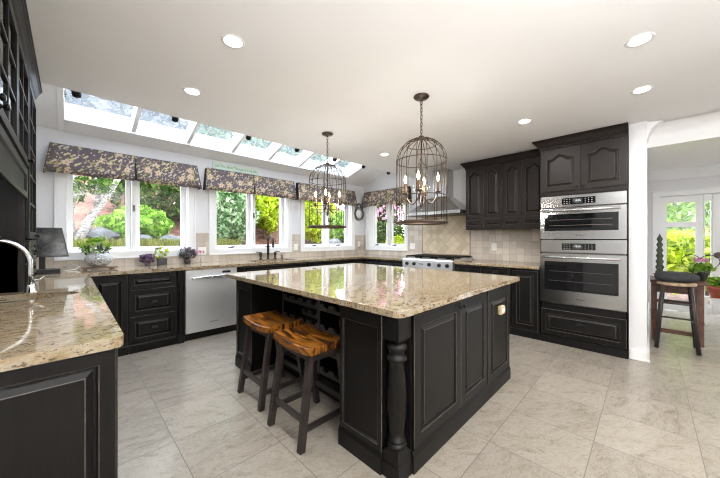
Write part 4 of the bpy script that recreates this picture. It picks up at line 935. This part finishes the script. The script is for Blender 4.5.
valance('dark floral valance over the window in the corner', vw, 2.965, 4.40, [3.57], 0.03)
valance('dark floral valance over the window beside the cooktop', vr, -4.53, -3.33, [-3.93], 0.03)

# sign above the sink window
r = thing('wall_sign', 'long pale green wooden sign with lettering above the sink window', 'sign', (1.87, YW-0.01, 2.305))
MB().box(1.51, 2.235, YW-0.024, YW-0.004, 2.305, 2.405).build('board', 'sign_green', r, bevel=0.002)
lettering('Let The Best Thoughts Live On', 0.052, (1.872, YW-0.0245, 2.355), (PI/2, 0, 0), 'sign_ink', r)
# iron ornament by the corner
r = thing('wall_ornament', 'round black iron ring ornament with a pale disc on the corner wall', 'wall ornament', (4.585, YW-0.03, 1.69))
c_ = Vector((4.585, YW-0.03, 1.81))
MB().tube([tuple(c_+Vector((0.125*math.cos(2*PI*k/28), 0, 0.125*math.sin(2*PI*k/28)))) for k in range(28)], 0.026, 8, cyclic=True).build('ring', 'iron_grey', r)
MB().lathe([(0.001, -0.008), (0.10, -0.008), (0.10, 0.008), (0.001, 0.008)], tuple(c_), 24, axis='y').build('disc', 'plastic_white', r)
MB().tube([tuple(c_+Vector((0.05*math.cos(2*PI*k/16), 0, 0.175+0.05*math.sin(2*PI*k/16)))) for k in range(16)], 0.016, 8, cyclic=True).build('hanging_loop', 'iron_grey', r)
mb = MB()
for s_ in (-1, 1): mb.sphere(tuple(c_+Vector((0.085*s_, -0.01, 0.135))), 0.028, 8, 6)
mb.build('knot', 'iron_grey', r)

# ------------------------------------------------------------------ ceiling fittings
def downlight(x, y, label):
    r = thing('recessed_downlight', label, 'ceiling light', (x, y, CEIL-0.02), 'recessed lights in the flat ceiling')
    MB().lathe([(0.049, 0.0), (0.066, -0.004), (0.068, -0.001), (0.068, 0.0005)], (x, y, CEIL-0.001), 28, capends=False).build('trim_ring', 'white_trim', r)
    MB().lathe([(0.001, -0.003), (0.049, -0.003), (0.049, 0.0), (0.001, 0.0)], (x, y, CEIL-0.0005), 28).build('lens', 'lamp_disc', r)
for (x, y), lb in zip(DOWNLIGHTS, ['recessed ceiling light nearest above the left worktop', 'recessed ceiling light nearest the skylight over the drawers', 'recessed ceiling light nearest the camera over the open floor', 'recessed ceiling light before the tall oven cabinet', 'recessed ceiling light near the crown of the oven cabinet', 'recessed ceiling light before the range hood beyond the pendants']): downlight(x, y, lb)
spots = [0.04, 0.743, 1.489, 2.155, 2.813, 3.434, 4.08]
wh = ['first pane by the tower cabinet', 'rafter after the second pane', 'middle of the third pane', 'fourth pane', 'fifth pane', 'end of the skylight', 'blank slope past the skylight']
for x, lb in zip(spots, wh):
    r = thing('spotlight', 'small black spotlight on the ceiling edge before the '+lb, 'spotlight', (x, CE+0.03, CEIL-0.03), 'black spotlights along the ceiling edge')
    MB().box(x-0.02, x+0.02, CE+0.0005, CE+0.012, CEIL-0.0+0.01, CEIL+0.06).build('bracket', 'black_metal', r)
    d = Vector((0.15, 0.85, -0.55)).normalized(); p0 = Vector((x, CE+0.022, CEIL+0.012)); MB().tube([p0, p0+d*0.006, p0+d*0.044, p0+d*0.048], [0.024, 0.030, 0.031, 0.027], 14).build('barrel', 'black_metal', r)

# pendants: birdcage with candle chandelier -------------------------------
def make_pendant(label):
    r = thing('birdcage_pendant', label, 'pendant light', (0, 0, 0), 'birdcage pendants over the island')   # built with ceiling at z = 0
    MB().lathe([(0.001, 0), (0.062, 0), (0.066, -0.008), (0.055, -0.018), (0.012, -0.024), (0.008, -0.04), (0.001, -0.042)], (0, 0, -0.001), 24).build('ceiling_canopy', 'bronze', r)
    ch = MB(); z = -0.04; k = 0
    while z > -0.335:
        c_, s_ = (1, 0) if k % 2 else (0, 1)
        pts = [(0.009*math.cos(2*PI*q/10)*c_, 0.009*math.cos(2*PI*q/10)*s_, z-0.017+0.019*math.sin(2*PI*q/10)) for q in range(10)]
        ch.tube(pts, 0.0032, 6, cyclic=True); z -= 0.030; k += 1
    ch.build('chain', 'bronze', r)
    ZT, ZB, R_, ZD = -0.355, -1.062, 0.208, -0.55
    N = 16; MB().lathe([(0.001, 0.02), (0.02, 0.018), (0.03, 0.0), (0.02, -0.012), (0.001, -0.014)], (0, 0, ZT), 14).build('cage_cap', 'bronze', r)
    for zr, rr, tr in ((ZD, R_, 0.004), (-0.845, R_, 0.004), (ZT-0.055, 0.125, 0.0035)):
        MB().tube([(rr*math.cos(2*PI*q/36), rr*math.sin(2*PI*q/36), zr) for q in range(36)], tr, 6, cyclic=True).build('cage_ring', 'bronze', r)
    for k in range(N):
        a = 2*PI*k/N; ca, sa = math.cos(a), math.sin(a)
        pts = [(0.015*ca, 0.015*sa, ZT)]+[(R_*math.sin(q*PI/2/8)*ca, R_*math.sin(q*PI/2/8)*sa, ZD+(ZT-ZD)*math.cos(q*PI/2/8)) for q in range(1, 9)]+[(R_*ca, R_*sa, ZB+0.01)]
        MB().tube(pts, 0.0032, 6).build('cage_wire', 'bronze', r)
    mb = MB(); n = 40
    mb.loft([[(q_*math.cos(2*PI*k/n), q_*math.sin(2*PI*k/n), z_) for k in range(n)] for q_, z_ in ((R_-0.006, ZB+0.012), (R_+0.006, ZB+0.012), (R_+0.007, ZB-0.012), (R_-0.006, ZB-0.012), (R_-0.006, ZB+0.012))], 0, False, False, True); mb.build('cage_hoop', 'bronze', r)
    MB().lathe([(0.006, ZT), (0.006, -0.52), (0.012, -0.53), (0.007, -0.55), (0.007, -0.70), (0.016, -0.72), (0.010, -0.75), (0.018, -0.79), (0.026, -0.83), (0.018, -0.87), (0.008, -0.90), (0.014, -0.92), (0.002, -0.94)], (0, 0, 0), 12).build('stem', 'bronze', r)
    for k in range(4):
        a = 2*PI*k/4+0.4; ca, sa = math.cos(a), math.sin(a)
        def Pp(rr, z): return (rr*ca, rr*sa, z)
        arm = MB().tube([Pp(0.015, -0.83)]+[Pp(0.015+0.115*q/10, -0.83-0.075*math.sin(PI*q/10*0.95)-0.0*q) for q in range(1, 11)]+[Pp(0.135, -0.815)], 0.0055, 7).build('arm', 'bronze', r)
        MB().tube([Pp(0.012+0.05*math.sin(PI*q/10)*(1-q/14), -0.56-0.17*q/10) for q in range(11)]+[Pp(0.03+0.016*math.cos(q*0.7), -0.735+0.016*math.sin(q*0.7)) for q in range(8)], 0.0035, 6).build('scroll', 'bronze', r)
        MB().lathe([(0.001, 0), (0.012, 0), (0.030, 0.008), (0.032, 0.011), (0.012, 0.010), (0.001, 0.010)], (0.135*ca, 0.135*sa, -0.822), 14).build('drip_pan', 'bronze', arm)
        MB().lathe([(0.010, 0), (0.0105, 0.085), (0.004, 0.09)], (0.135*ca, 0.135*sa, -0.812), 12).build('candle_sleeve', 'cream_candle', arm)
        MB().lathe([(0.006, 0), (0.012, 0.018), (0.014, 0.03), (0.010, 0.048), (0.004, 0.064), (0.001, 0.07)], (0.135*ca, 0.135*sa, -0.724), 10).build('bulb', 'bulb_glow', arm)
        for dz, rr in ((-0.87, 0.135), (-0.93, 0.085), (-0.77, 0.06)):
            MB().lathe([(0.0005, 0.03), (0.004, 0.022), (0.011, 0.0), (0.007, -0.014), (0.0005, -0.022)], (rr*math.cos(a+0.2), rr*math.sin(a+0.2), dz), 6, smooth=False).build('crystal_drop', 'crystal', arm)
    return r
p0 = make_pendant('bronze birdcage pendant with candle bulbs over the near half of the island'); p0.location = (2.09, 1.355, CEIL)
dup(p0, (2.075, 2.59, CEIL), 0.35, 'bronze birdcage pendant with candle bulbs nearer the corner window')
for x, y in ((2.09, 1.355), (2.075, 2.59)):
    l = bpy.data.lights.new('candle_glow', 'POINT'); l.energy = 8; l.color = (1.0, 0.96, 0.91); l.shadow_soft_size = 0.06
    o = bpy.data.objects.new('candle_glow', l); o.location = (x, y, CEIL-0.78); COL.objects.link(o)

# ------------------------------------------------------------------ things on the worktops
def leaves(c, rad, n, size, seed=0, shell=0.55, up=0.0, aspect=1.8):
    """leaf quads scattered in an ellipsoid; returns verts, faces"""
    rg = np.random.RandomState(seed); v = rg.normal(size=(n, 3)); v /= np.linalg.norm(v, axis=1)[:, None]
    rr = shell+(1-shell)*rg.rand(n)**0.5
    lump = 1+0.20*np.sin(v[:, 0]*5+seed)*np.sin(v[:, 1]*4+1.3*seed)+0.18*np.sin(v[:, 2]*6+0.7*seed)*np.sin(v[:, 0]*7+seed)
    p_ = np.array(c)+v*rr[:, None]*lump[:, None]*np.array(rad)
    nrm = v+rg.normal(scale=0.7, size=(n, 3))+np.array([0, 0, up]); nrm /= np.linalg.norm(nrm, axis=1)[:, None]
    a = np.cross(nrm, rg.normal(size=(n, 3))); a /= np.linalg.norm(a, axis=1)[:, None]+1e-9; b = np.cross(nrm, a)
    s_ = (size*(0.6+0.8*rg.rand(n)))[:, None]
    V = np.stack([p_-a*s_*aspect*0.5, p_+b*s_*0.45, p_+a*s_*aspect*0.5, p_-b*s_*0.45], 1)
    V[:, 1] += nrm*s_*0.12; V[:, 3] += nrm*s_*0.12
    return V.reshape(-1, 3)
def leaf_object(name, V, mat, parent, org):
    me = bpy.data.meshes.new(name); V = V-np.array(org); n = len(V)//4
    me.from_pydata(V.tolist(), [], [(4*i, 4*i+1, 4*i+2, 4*i+3) for i in range(n)]); me.materials.append(M[mat])
    o = bpy.data.objects.new(name, me); COL.objects.link(o)
    if parent: o.parent = parent
    else: o.location = org
    KEEP.append(o); ORG[o.as_pointer()] = Vector(org); return o
# touch screen monitor by the tower cabinet
r = thing('monitor', 'small tilted black touchscreen monitor on a flat stand beside the tower cabinet', 'monitor', (-0.14, 4.22, CT))
MB().box(-0.265, -0.06, 4.14, 4.34, CT+0.001, CT+0.042).build('stand_base', 'black_plastic', r, bevel=0.006)
MB().box(-0.21, -0.165, 4.26, 4.30, CT+0.04, CT+0.20).build('neck', 'black_plastic', r, bevel=0.004)
ax = math.radians(14)
def mon(u, v, w_): return (-0.135+u, 4.235+v*math.sin(ax)*0.6-w_*math.cos(ax), 1.215+v*math.cos(ax)-w_*math.sin(ax))
mb = MB(); hu = 0.135
mb.loft([[mon(-hu, -0.15, q), mon(hu, -0.15, q), mon(hu-0.05, 0.15, q), mon(-hu, 0.15, q)] for q in (-0.02, 0.0)]); mb.build('housing', 'black_plastic', r, bevel=0.003)
mb = MB(); mb.loft([[mon(-hu+0.012, -0.130, q), mon(hu-0.014, -0.130, q), mon(hu-0.060, 0.138, q), mon(-hu+0.012, 0.138, q)] for q in (0.0, 0.0015)]); mb.build('screen', 'screen', r)
o = MB().tube([(-0.045, 4.36, CT+0.008), (0.0, 4.38, CT+0.007), (0.05, 4.42, CT+0.010), (0.08, 4.50, CT+0.03), (0.02, 4.57, CT+0.06), (-0.05, 4.600, CT+0.03)], 0.005, 6).build('power_cord', 'cord_white'); tag(o, 'thin white cord curling behind the monitor', 'cord')
# glass bowl of plants on a wooden tray
gx, gy = 0.235, 4.36
r = thing('serving_tray', 'low dark wooden tray under the glass plant bowl', 'tray', (gx, gy, CT)); MB().box(gx-0.14, gx+0.16, gy-0.08, gy+0.08, CT+0.018, CT+0.030).build('board', 'tray_wood', r, bevel=0.003)
for s_ in (-1, 1):
    for q in (-1, 1): MB().box(gx+s_*0.11-0.015, gx+s_*0.11+0.015, gy+q*0.055-0.012, gy+q*0.055+0.012, CT+0.0005, CT+0.0185).build('foot', 'tray_wood', r)
r = thing('glass_planter', 'round clear glass bowl planted with trailing greenery by the window', 'planter', (gx, gy, CT+0.031)); zb = CT+0.031
MB().lathe([(0.055, 0.0), (0.090, 0.02), (0.118, 0.065), (0.120, 0.10), (0.100, 0.140), (0.083, 0.155), (0.080, 0.155), (0.097, 0.138), (0.116, 0.10), (0.114, 0.066), (0.086, 0.024), (0.04, 0.006)], (gx, gy, zb), 28, capends=True).build('bowl', 'cut_glass', r)
MB().lathe([(0.02, 0.008), (0.083, 0.026), (0.106, 0.055), (0.10, 0.06), (0.001, 0.062)], (gx, gy, zb), 20).build('soil', 'soil', r)
V = np.concatenate([leaves((gx, gy, zb+0.10), (0.080, 0.080, 0.045), 70, 0.020, 3), leaves((gx-0.01, gy, zb+0.19), (0.12, 0.09, 0.07), 90, 0.026, 4)]); leaf_object('foliage', V, 'leaf_silver', r, (gx, gy, zb))
V = leaves((gx-0.02, gy+0.01, zb+0.23), (0.13, 0.08, 0.10), 60, 0.028, 5, aspect=4); leaf_object('foliage', V, 'leaf_bright', r, (gx, gy, zb))
mb = MB(); rg = random.Random(4)
for k in range(9):
    a = rg.uniform(0, 6.28); q = rg.uniform(0.04, 0.12); mb.tube([(gx, gy, zb+0.06), (gx+0.4*q*math.cos(a), gy+0.4*q*math.sin(a), zb+0.16), (gx+q*math.cos(a), gy+q*math.sin(a)*0.6, zb+0.24+rg.random()*0.06)], 0.0022, 5)
mb.build('stem', 'leaf_grass', r)
def potted(name, label, x, y, potmat, R_, H_, mats, rad, n, size, lift=0.0, square=False, seed=1):
    r = thing(name, label, 'plant', (x, y, CT))
    if square:
        MB().loft([[(x-a_, y-a_, z), (x+a_, y-a_, z), (x+a_, y+a_, z), (x-a_, y+a_, z)] for a_, z in ((R_*0.9, CT+0.001), (R_, CT+H_), (R_-0.006, CT+H_), (R_-0.01, CT+H_-0.02))]).build('pot', potmat, r)
    else: MB().lathe([(R_*0.7, 0.001), (R_, H_*0.5), (R_, H_), (R_-0.006, H_), (R_-0.01, H_-0.015), (0.001, H_-0.018)], (x, y, CT), 16).build('pot', potmat, r)
    for i, mm in enumerate(mats): leaf_object('foliage', leaves((x, y, CT+H_+rad[2]*0.6+lift), rad, n, size, seed+i), mm, r, (x, y, CT))
    mb = MB(); rg = random.Random(seed)
    for k in range(5):
        a = rg.uniform(0, 6.28); mb.tube([(x, y, CT+H_-0.02), (x+rad[0]*0.3*math.cos(a), y+rad[1]*0.3*math.sin(a), CT+H_+rad[2]*0.5), (x+rad[0]*0.75*math.cos(a), y+rad[1]*0.75*math.sin(a), CT+H_+rad[2]+lift)], 0.002, 5)
    mb.build('stem', 'leaf_grass', r); return r
potted('potted_plant', 'small purple-leaved plant on the worktop over the drawers', 0.70, 4.50, 'leaf_purple', 0.03, 0.03, ['leaf_purple'], (0.068, 0.06, 0.055), 150, 0.030, 0.03, seed=11)
potted('potted_plant', 'square black pot with a lime trailing plant below the first window', 0.865, 4.54, 'pot_grey', 0.050, 0.085, ['leaf_lime'], (0.10, 0.05, 0.075), 26, 0.032, 0.02, True, 21)
potted('potted_plant', 'bushy silvery purple plant beside the first window frame', 1.16, 4.53, 'pot_grey', 0.04, 0.05, ['leaf_silver', 'leaf_purple'], (0.10, 0.06, 0.075), 80, 0.034, 0.045, False, 31)
r = thing('flower_sprig', 'thin stem with magenta flowers in a clear bud vase before the outlet', 'flower', (1.335, 4.56, CT))
MB().lathe([(0.014, 0.001), (0.018, 0.02), (0.008, 0.05), (0.009, 0.06)], (1.335, 4.56, CT), 10).build('vase', 'crystal', r)
MB().tube([(1.335, 4.56, CT+0.02), (1.34, 4.555, CT+0.10), (1.33, 4.55, CT+0.15)], 0.002, 5).build('stem', 'leaf_grass', r)
leaf_object('petals', leaves((1.335, 4.55, CT+0.16), (0.05, 0.03, 0.012), 22, 0.02, 8), 'leaf_pink', r, (1.335, 4.56, CT))

# ------------------------------------------------------------------ garden room (far right)
root = bpy.data.objects.new('door_1', None); COL.objects.link(root); ORG[root.as_pointer()] = Vector((0, 0, 0)); KEEP.append(root); struct(root, 'white framed glazed garden doors in the far room')
fr_d = ((XF, 0, 0), (0, -1, 0), (0, 0, 1), (-1, 0, 0))
mb = MB().frame(*fr_d)
mb.box(0.045, 0.135, 0, DZ+0.045, -0.12, 0.03); mb.box(0.135, 2.05, DZ-0.04, DZ+0.045, -0.12, 0.03); mb.box(2.05, 2.14, 0, DZ+0.045, -0.12, 0.03)
mb.box(0.035, 2.15, DZ+0.045, DZ+0.065, -0.01, 0.045)
mb.build('casing', 'white_trim', root, bevel=0.004)
def leaf(a, b, st=0.10, bars=(), bot=0.22, top=0.11, w0=-0.10, w1=-0.05):
    mb = MB().frame(*fr_d)
    for q in ((a, a+st, 0.01, DZ-0.045), (b-st, b, 0.01, DZ-0.045), (a+st, b-st, 0.01, bot), (a+st, b-st, DZ-0.045-top, DZ-0.045)): mb.box(*q, w0, w1)
    for v in bars: mb.box(a+st, b-st, v-0.045, v+0.045, w0, w1)
    d = mb.build('door_leaf', 'white_trim', root, bevel=0.004)
    MB().frame(*fr_d).box(a+st-0.01, b-st+0.01, bot-0.01, DZ-0.14, (w0+w1)/2-0.003, (w0+w1)/2+0.003).build('pane', 'window_glass', d); return d
leaf(0.135, 0.64, 0.085, (1.50,), 0.14)
leaf(0.645, 0.735, 0.012, (), 0.14)
d = leaf(0.74, 1.39, 0.11, (), 0.22)
kb = MB(); kb.tube([(XF+0.05, -0.80, 0.985), (XF+0.035, -0.80, 0.985), (XF, -0.80, 0.985), (XF-0.02, -0.80, 0.985)], [0.05, 0.05, 0.034, 0.03], 14); kb.build('door_knob', 'bronze', d)
leaf(1.40, 2.05, 0.11, (), 0.22)
# dark table with pots on it, wooden stool with charcoal cushion in front
r = thing('console_table', 'dark wooden table against the pillar wall behind the rustic stool', 'table', (5.25, -0.23, 0))
tx0, tx1, ty0, ty1, th_ = 5.15, 5.66, -0.45, -0.02, 0.745
MB().box(tx0-0.03, tx1+0.03, ty0-0.03, ty1+0.01, th_-0.03, th_).build('tabletop', 'table_wood', r, bevel=0.003)
mb = MB()
for a_ in ((tx0+0.006, tx1-0.006, ty0+0.006, ty0+0.02), (tx0+0.006, tx1-0.006, ty1-0.02, ty1-0.006), (tx0+0.006, tx0+0.02, ty0+0.02, ty1-0.02), (tx1-0.02, tx1-0.006, ty0+0.02, ty1-0.02)): mb.box(*a_, th_-0.15, th_-0.03)
mb.build('apron', 'table_wood', r)
for x_ in (tx0, tx1-0.05):
    for y_ in (ty0, ty1-0.05): MB().box(x_, x_+0.05, y_, y_+0.05, 0, th_-0.03).build('leg', 'table_wood', r)
MB().box(tx0+0.02, tx0+0.04, ty0+0.05, ty1-0.05, 0.10, 0.15).build('stretcher', 'table_wood', r); MB().box(tx1-0.04, tx1-0.02, ty0+0.05, ty1-0.05, 0.40, 0.44).build('stretcher', 'table_wood', r)
r = thing('rustic_stool', 'round-legged wooden stool with a pale seat in front of the dark table', 'stool', (4.93, -0.22, 0))
sx_, sy_, sh = 4.93, -0.222, 0.755
MB().lathe([(0.001, 0), (0.150, 0), (0.158, 0.008), (0.158, 0.03), (0.150, 0.036), (0.001, 0.036)], (sx_, sy_, sh-0.036), 24, sx=0.85, sy=1.0).build('seat', 'old_wood', r)
for a_ in (-1, 1):
    for b_ in (-1, 1): MB().tube([(sx_+a_*0.09, sy_+b_*0.105, sh-0.034), (sx_+a_*0.14, sy_+b_*0.160, 0.0)], [0.017, 0.020], 8).build('leg', 'stool_paint', r)
def lp(a_, b_, z): q = 1-z/(sh-0.034); return (sx_+a_*(0.09+0.05*q), sy_+b_*(0.105+0.055*q), z)
for z, pairs in ((0.36, [((-1, -1), (-1, 1))]), (0.52, [((-1, -1), (-1, 1)), ((1, -1), (1, 1))]), (0.42, [((-1, -1), (1, -1)), ((-1, 1), (1, 1))])):
    for p_, q in pairs: MB().tube([lp(*p_, z), lp(*q, z)], 0.010, 8).build('rung', 'stool_paint', r)
o = MB().lathe([(0.001, 0), (0.12, 0.004), (0.170, 0.03), (0.180, 0.055), (0.170, 0.085), (0.12, 0.112), (0.05, 0.118), (0.001, 0.116)], (sx_, sy_, sh+0.001), 32, sx=0.9).build('seat_cushion', 'cushion_charcoal'); tag(o, 'thick round charcoal cushion lying on the rustic stool', 'cushion')
def pot(label, x, y, z, R_, H_, mat, cat='flower pot'):
    r = thing('flower_pot', label, cat, (x, y, z)); MB().lathe([(R_*0.65, 0.0), (R_*0.95, H_*0.8), (R_*1.05, H_*0.8), (R_*1.08, H_), (R_*0.95, H_), (R_*0.85, H_*0.85), (0.001, H_*0.85)], (x, y, z+0.001), 18).build('pot', mat, r); return r
tz = th_
r = pot('terracotta pot with a tall knobbly cactus on the dark table', 5.22, -0.045-0.05, tz, 0.055, 0.07, 'terracotta')
mb = MB(); prof = []
for k in range(15): prof.append((0.030+0.016*(k % 2)-0.0012*k, 0.05+0.035*k))
prof.append((0.001, 0.05+0.035*15)); mb.lathe(prof, (5.22, -0.095, tz), 10); mb.build('cactus', 'cactus_skin', r)
r = pot('grey pot with a pink flower and heart-shaped wire hoop on the dark table', 5.40, -0.44, tz, 0.075, 0.12, 'pot_grey')
leaf_object('foliage', leaves((5.40, -0.44, tz+0.15), (0.10, 0.10, 0.06), 110, 0.04, 44), 'leaf_bright', r, (5.40, -0.44, tz))
leaf_object('petals', leaves((5.38, -0.44, tz+0.25), (0.04, 0.06, 0.018), 30, 0.03, 45), 'leaf_pink', r, (5.40, -0.44, tz))
hp = []
for k in range(33):
    a = 2*PI*k/32; hx = 16*math.sin(a)**3; hz = 13*math.cos(a)-5*math.cos(2*a)-2*math.cos(3*a)-math.cos(4*a); hp.append((5.40, -0.44+hx*0.0095, tz+0.20+hz*0.0095))
MB().tube(hp[:-1], 0.004, 6, cyclic=True).build('wire_hoop', 'black_metal', r)
r = pot('terracotta pot on the floor stand by the garden door', 6.6, -0.70, 0.40, 0.10, 0.17, 'terracotta'); leaf_object('foliage', leaves((6.6, -0.70, 0.62), (0.11, 0.11, 0.08), 120, 0.045, 47), 'leaf_bright', r, (6.6, -0.70, 0.40))
r = thing('plant_stand', 'low white stand under the terracotta pot by the garden door', 'stand', (6.6, -0.70, 0)); MB().box(6.46, 6.74, -0.84, -0.56, 0.375, 0.40).build('top', 'white_trim', r)
for a_ in (6.475, 6.70):
    for b_ in (-0.825, -0.60): MB().box(a_, a_+0.025, b_, b_+0.025, 0, 0.375).build('leg', 'white_trim', r)

# ------------------------------------------------------------------ garden outside
mb = MB(); n = 24; m_ = 14; rows = []; rg = random.Random(3)
for j in range(m_+1):
    y = 5.2+9.0*j/m_; row = []
    for i in range(n+1):
        x = -4+18.0*i/n; z = 0.94+max(0, (y-6.6))*0.62+0.10*math.sin(x*1.7+y)+0.08*math.sin(x*3.1-y*2.3); z = min(z, 4.6)
        if x > 7.5: z *= max(0.2, 1-(x-7.5)*0.12)
        row.append((x, y, z))
    rows.append(row)
mb.loft(rows, 0, False, False, True, closed=False); struct(mb.build('garden_bank', 'earth'), 'rust-brown earth bank rising behind the windows')
mb = MB(); mb.box(5.0, 22, -14, 5.2, -0.6, -0.14); mb.box(-10, 22, -14, YB-0.3, -0.6, -0.14); struct(mb.build('garden_ground', 'earth'))
def shrub(name, label, c, rad, n, size, mat, seed, base=None, trunk='bark_brown', cat='shrub', extra=None):
    r = thing(name, label, cat, (c[0], c[1], base if base is not None else c[2]-rad[2]), None)
    org = r.location; leaf_object('foliage', leaves(c, rad, n, size, seed), mat, r, org)
    if extra: leaf_object('blossom', leaves(c, tuple(q*1.02 for q in rad), extra[0], extra[1], seed+50, shell=0.9), extra[2], r, org)
    mb = MB(); rgx = random.Random(seed)
    for k in range(4):
        a = rgx.uniform(0, 6.28); mb.tube([(c[0], c[1], org.z-0.1), (c[0]+rad[0]*0.2*math.cos(a), c[1]+rad[1]*0.2*math.sin(a), c[2]-rad[2]*0.4), (c[0]+rad[0]*0.6*math.cos(a), c[1]+rad[1]*0.6*math.sin(a), c[2]+rad[2]*0.3)], [0.035, 0.025, 0.012], 6)
    mb.build('stem', trunk, r); return r
shrub('shrub', 'bright green rounded shrub behind the mullion of the first window', (0.90, 6.75, 1.50), (0.52, 0.45, 0.33), 2600, 0.055, 'leaf_bright', 1, 0.95)
shrub('shrub', 'dense dark green shrub high on the bank in the first window', (1.45, 7.7, 2.35), (0.95, 0.6, 0.75), 5200, 0.055, 'leaf_dark', 2, 1.3)
shrub('shrub', 'dark green bough at the top of the first window beside the pale trunk', (0.75, 7.6, 2.65), (0.42, 0.4, 0.45), 1500, 0.06, 'leaf_dark', 22, 1.5)
shrub('shrub', 'pale variegated shrub filling the first pane of the sink window', (2.55, 6.6, 1.80), (0.50, 0.45, 0.78), 4200, 0.060, 'leaf_variegated', 3, 0.85)
shrub('tree', 'lime-yellow maple seen through the second pane of the sink window', (3.55, 6.9, 2.20), (0.55, 0.5, 0.72), 4200, 0.065, 'leaf_lime', 4, 0.95, cat='tree')
shrub('shrub', 'dark evergreen bush low behind the lime-yellow maple', (3.0, 7.8, 1.95), (1.25, 0.4, 0.85), 4600, 0.07, 'leaf_dark', 5, 1.3)
shrub('shrub', 'lime-green shrub in the first pane of the corner window', (4.95, 6.7, 2.0), (0.50, 0.45, 0.80), 3800, 0.065, 'leaf_lime', 6, 0.9)
shrub('shrub', 'pale green shrub in the second pane of the corner window', (5.75, 6.6, 1.55), (0.55, 0.45, 0.55), 3200, 0.06, 'leaf_bright', 7, 0.9)
shrub('rhododendron', 'pink-flowering rhododendron outside the window beside the cooktop', (7.1, 6.05, 2.1), (0.50, 0.60, 0.62), 2600, 0.065, 'leaf_dark', 8, 0.6, extra=(700, 0.075, 'leaf_pink'))
shrub('shrub', 'dark green bush below the pink blossom outside the cooktop window', (6.9, 5.75, 1.25), (0.45, 0.75, 0.55), 3000, 0.06, 'leaf_dark', 9, 0.3)
shrub('shrub', 'small lime bush at the lower corner of the cooktop window', (6.0, 4.72, 1.12), (0.22, 0.26, 0.20), 1000, 0.05, 'leaf_lime', 10, -0.1)
for i, (x, y, z, s_) in enumerate(((0.6, 12.2, 5.3, 1.35), (2.5, 12.3, 5.3, 1.3), (4.6, 12.2, 5.3, 1.45), (6.9, 12.2, 5.4, 1.5), (9.6, 12.0, 5.4, 1.7), (11.8, 8.6, 4.6, 1.7))):
    shrub('tree', ['grey-leaved tall tree whose crown shows in the first skylight pane', 'grey-leaved tall tree whose crown shows in the second skylight pane', 'tall green tree whose crown shows in the third skylight pane', 'tall green tree whose crown shows in the fourth skylight pane', 'tall green tree whose crown shows in the last skylight panes', 'tall tree behind the pink rhododendron'][i], (x, y, z), (s_, s_*0.7, s_), 5200, 0.20, 'leaf_silver' if i < 2 else 'leaf_variegated', 60+i, 2.0, cat='tree')  # two grey crowns added to dim the bright sky in the first panes
shrub('tree', 'green tree outside the garden doors of the far room', (10.6, -0.9, 2.2), (1.2, 1.6, 1.6), 4800, 0.13, 'leaf_bright', 71, -0.1, cat='tree')
shrub('shrub', 'bright shrub under the tree outside the garden doors', (9.4, -0.8, 0.8), (0.7, 1.2, 0.65), 2600, 0.09, 'leaf_lime', 72, -0.1)
# pale trunk in the first window
r = thing('tree', 'pale-barked leaning tree at the edge of the first window', 'tree', (0.02, 6.3, 0.9))
mb = MB(); mb.tube([(0.02, 6.3, 0.7), (0.10, 6.3, 1.25), (0.26, 6.35, 1.62), (0.46, 6.4, 2.0), (0.70, 6.5, 2.5)], [0.085, 0.075, 0.062, 0.05, 0.035], 10)
mb.tube([(0.05, 6.3, 1.05), (0.0, 6.28, 1.6), (0.06, 6.3, 2.1), (0.02, 6.35, 2.7)], [0.055, 0.05, 0.04, 0.03], 8)
mb.tube([(0.30, 6.36, 1.70), (0.34, 6.3, 2.0), (0.26, 6.3, 2.4)], [0.04, 0.03, 0.02], 8); mb.build('trunk', 'white_bark', r)
leaf_object('foliage', np.concatenate([leaves((0.30, 6.3, 2.12), (0.30, 0.25, 0.15), 260, 0.05, 81), leaves((0.02, 6.3, 1.95), (0.16, 0.2, 0.18), 200, 0.045, 82)]), 'leaf_dark', r, (0.02, 6.3, 0.9))
# rocks and grass strip
for i, (x, y, z, s_) in enumerate(((0.36, 6.40, 1.30, 0.20), (0.86, 6.28, 1.22, 0.17), (1.42, 6.36, 1.20, 0.22), (1.95, 6.5, 1.28, 0.20), (5.05, 6.05, 1.15, 0.2))):
    mb = MB(); bmesh.ops.create_icosphere(mb.bm, subdivisions=2, radius=s_)
    rgx = np.random.RandomState(90+i)
    for v in mb.bm.verts: v.co = Vector((v.co.x*1.35+x, v.co.y*0.8+y, v.co.z*0.62+z))+Vector(rgx.normal(scale=s_*0.07, size=3).tolist())
    tag(mb.build('rock', 'stone_grey'), ['grey rock beside the pale tree outside the first window', 'grey rock under the bright green shrub', 'flat grey rock low in the second pane of the first window', 'grey rock at the frame edge of the first window', 'rock low in the first pane of the corner window'][i], 'rock', 'garden rocks outside')
V = []; rgx = np.random.RandomState(5)
for k in range(2600):
    x = rgx.uniform(-0.4, 2.4); y = rgx.uniform(5.75, 6.15); h_ = rgx.uniform(0.14, 0.30); b = rgx.normal(scale=0.05, size=2); w_ = 0.008
    z0 = 0.97; V += [(x-w_, y, z0), (x+w_, y, z0), (x+b[0]+w_*0.4, y+b[1], z0+h_), (x+b[0]-w_*0.4, y+b[1], z0+h_)]
o = leaf_object('grass', np.array(V), 'leaf_grass', None, (1.0, 5.95, 0.97)); tag(o, 'strip of yellow-green ornamental grass below the first window', 'grass', None, 'stuff')
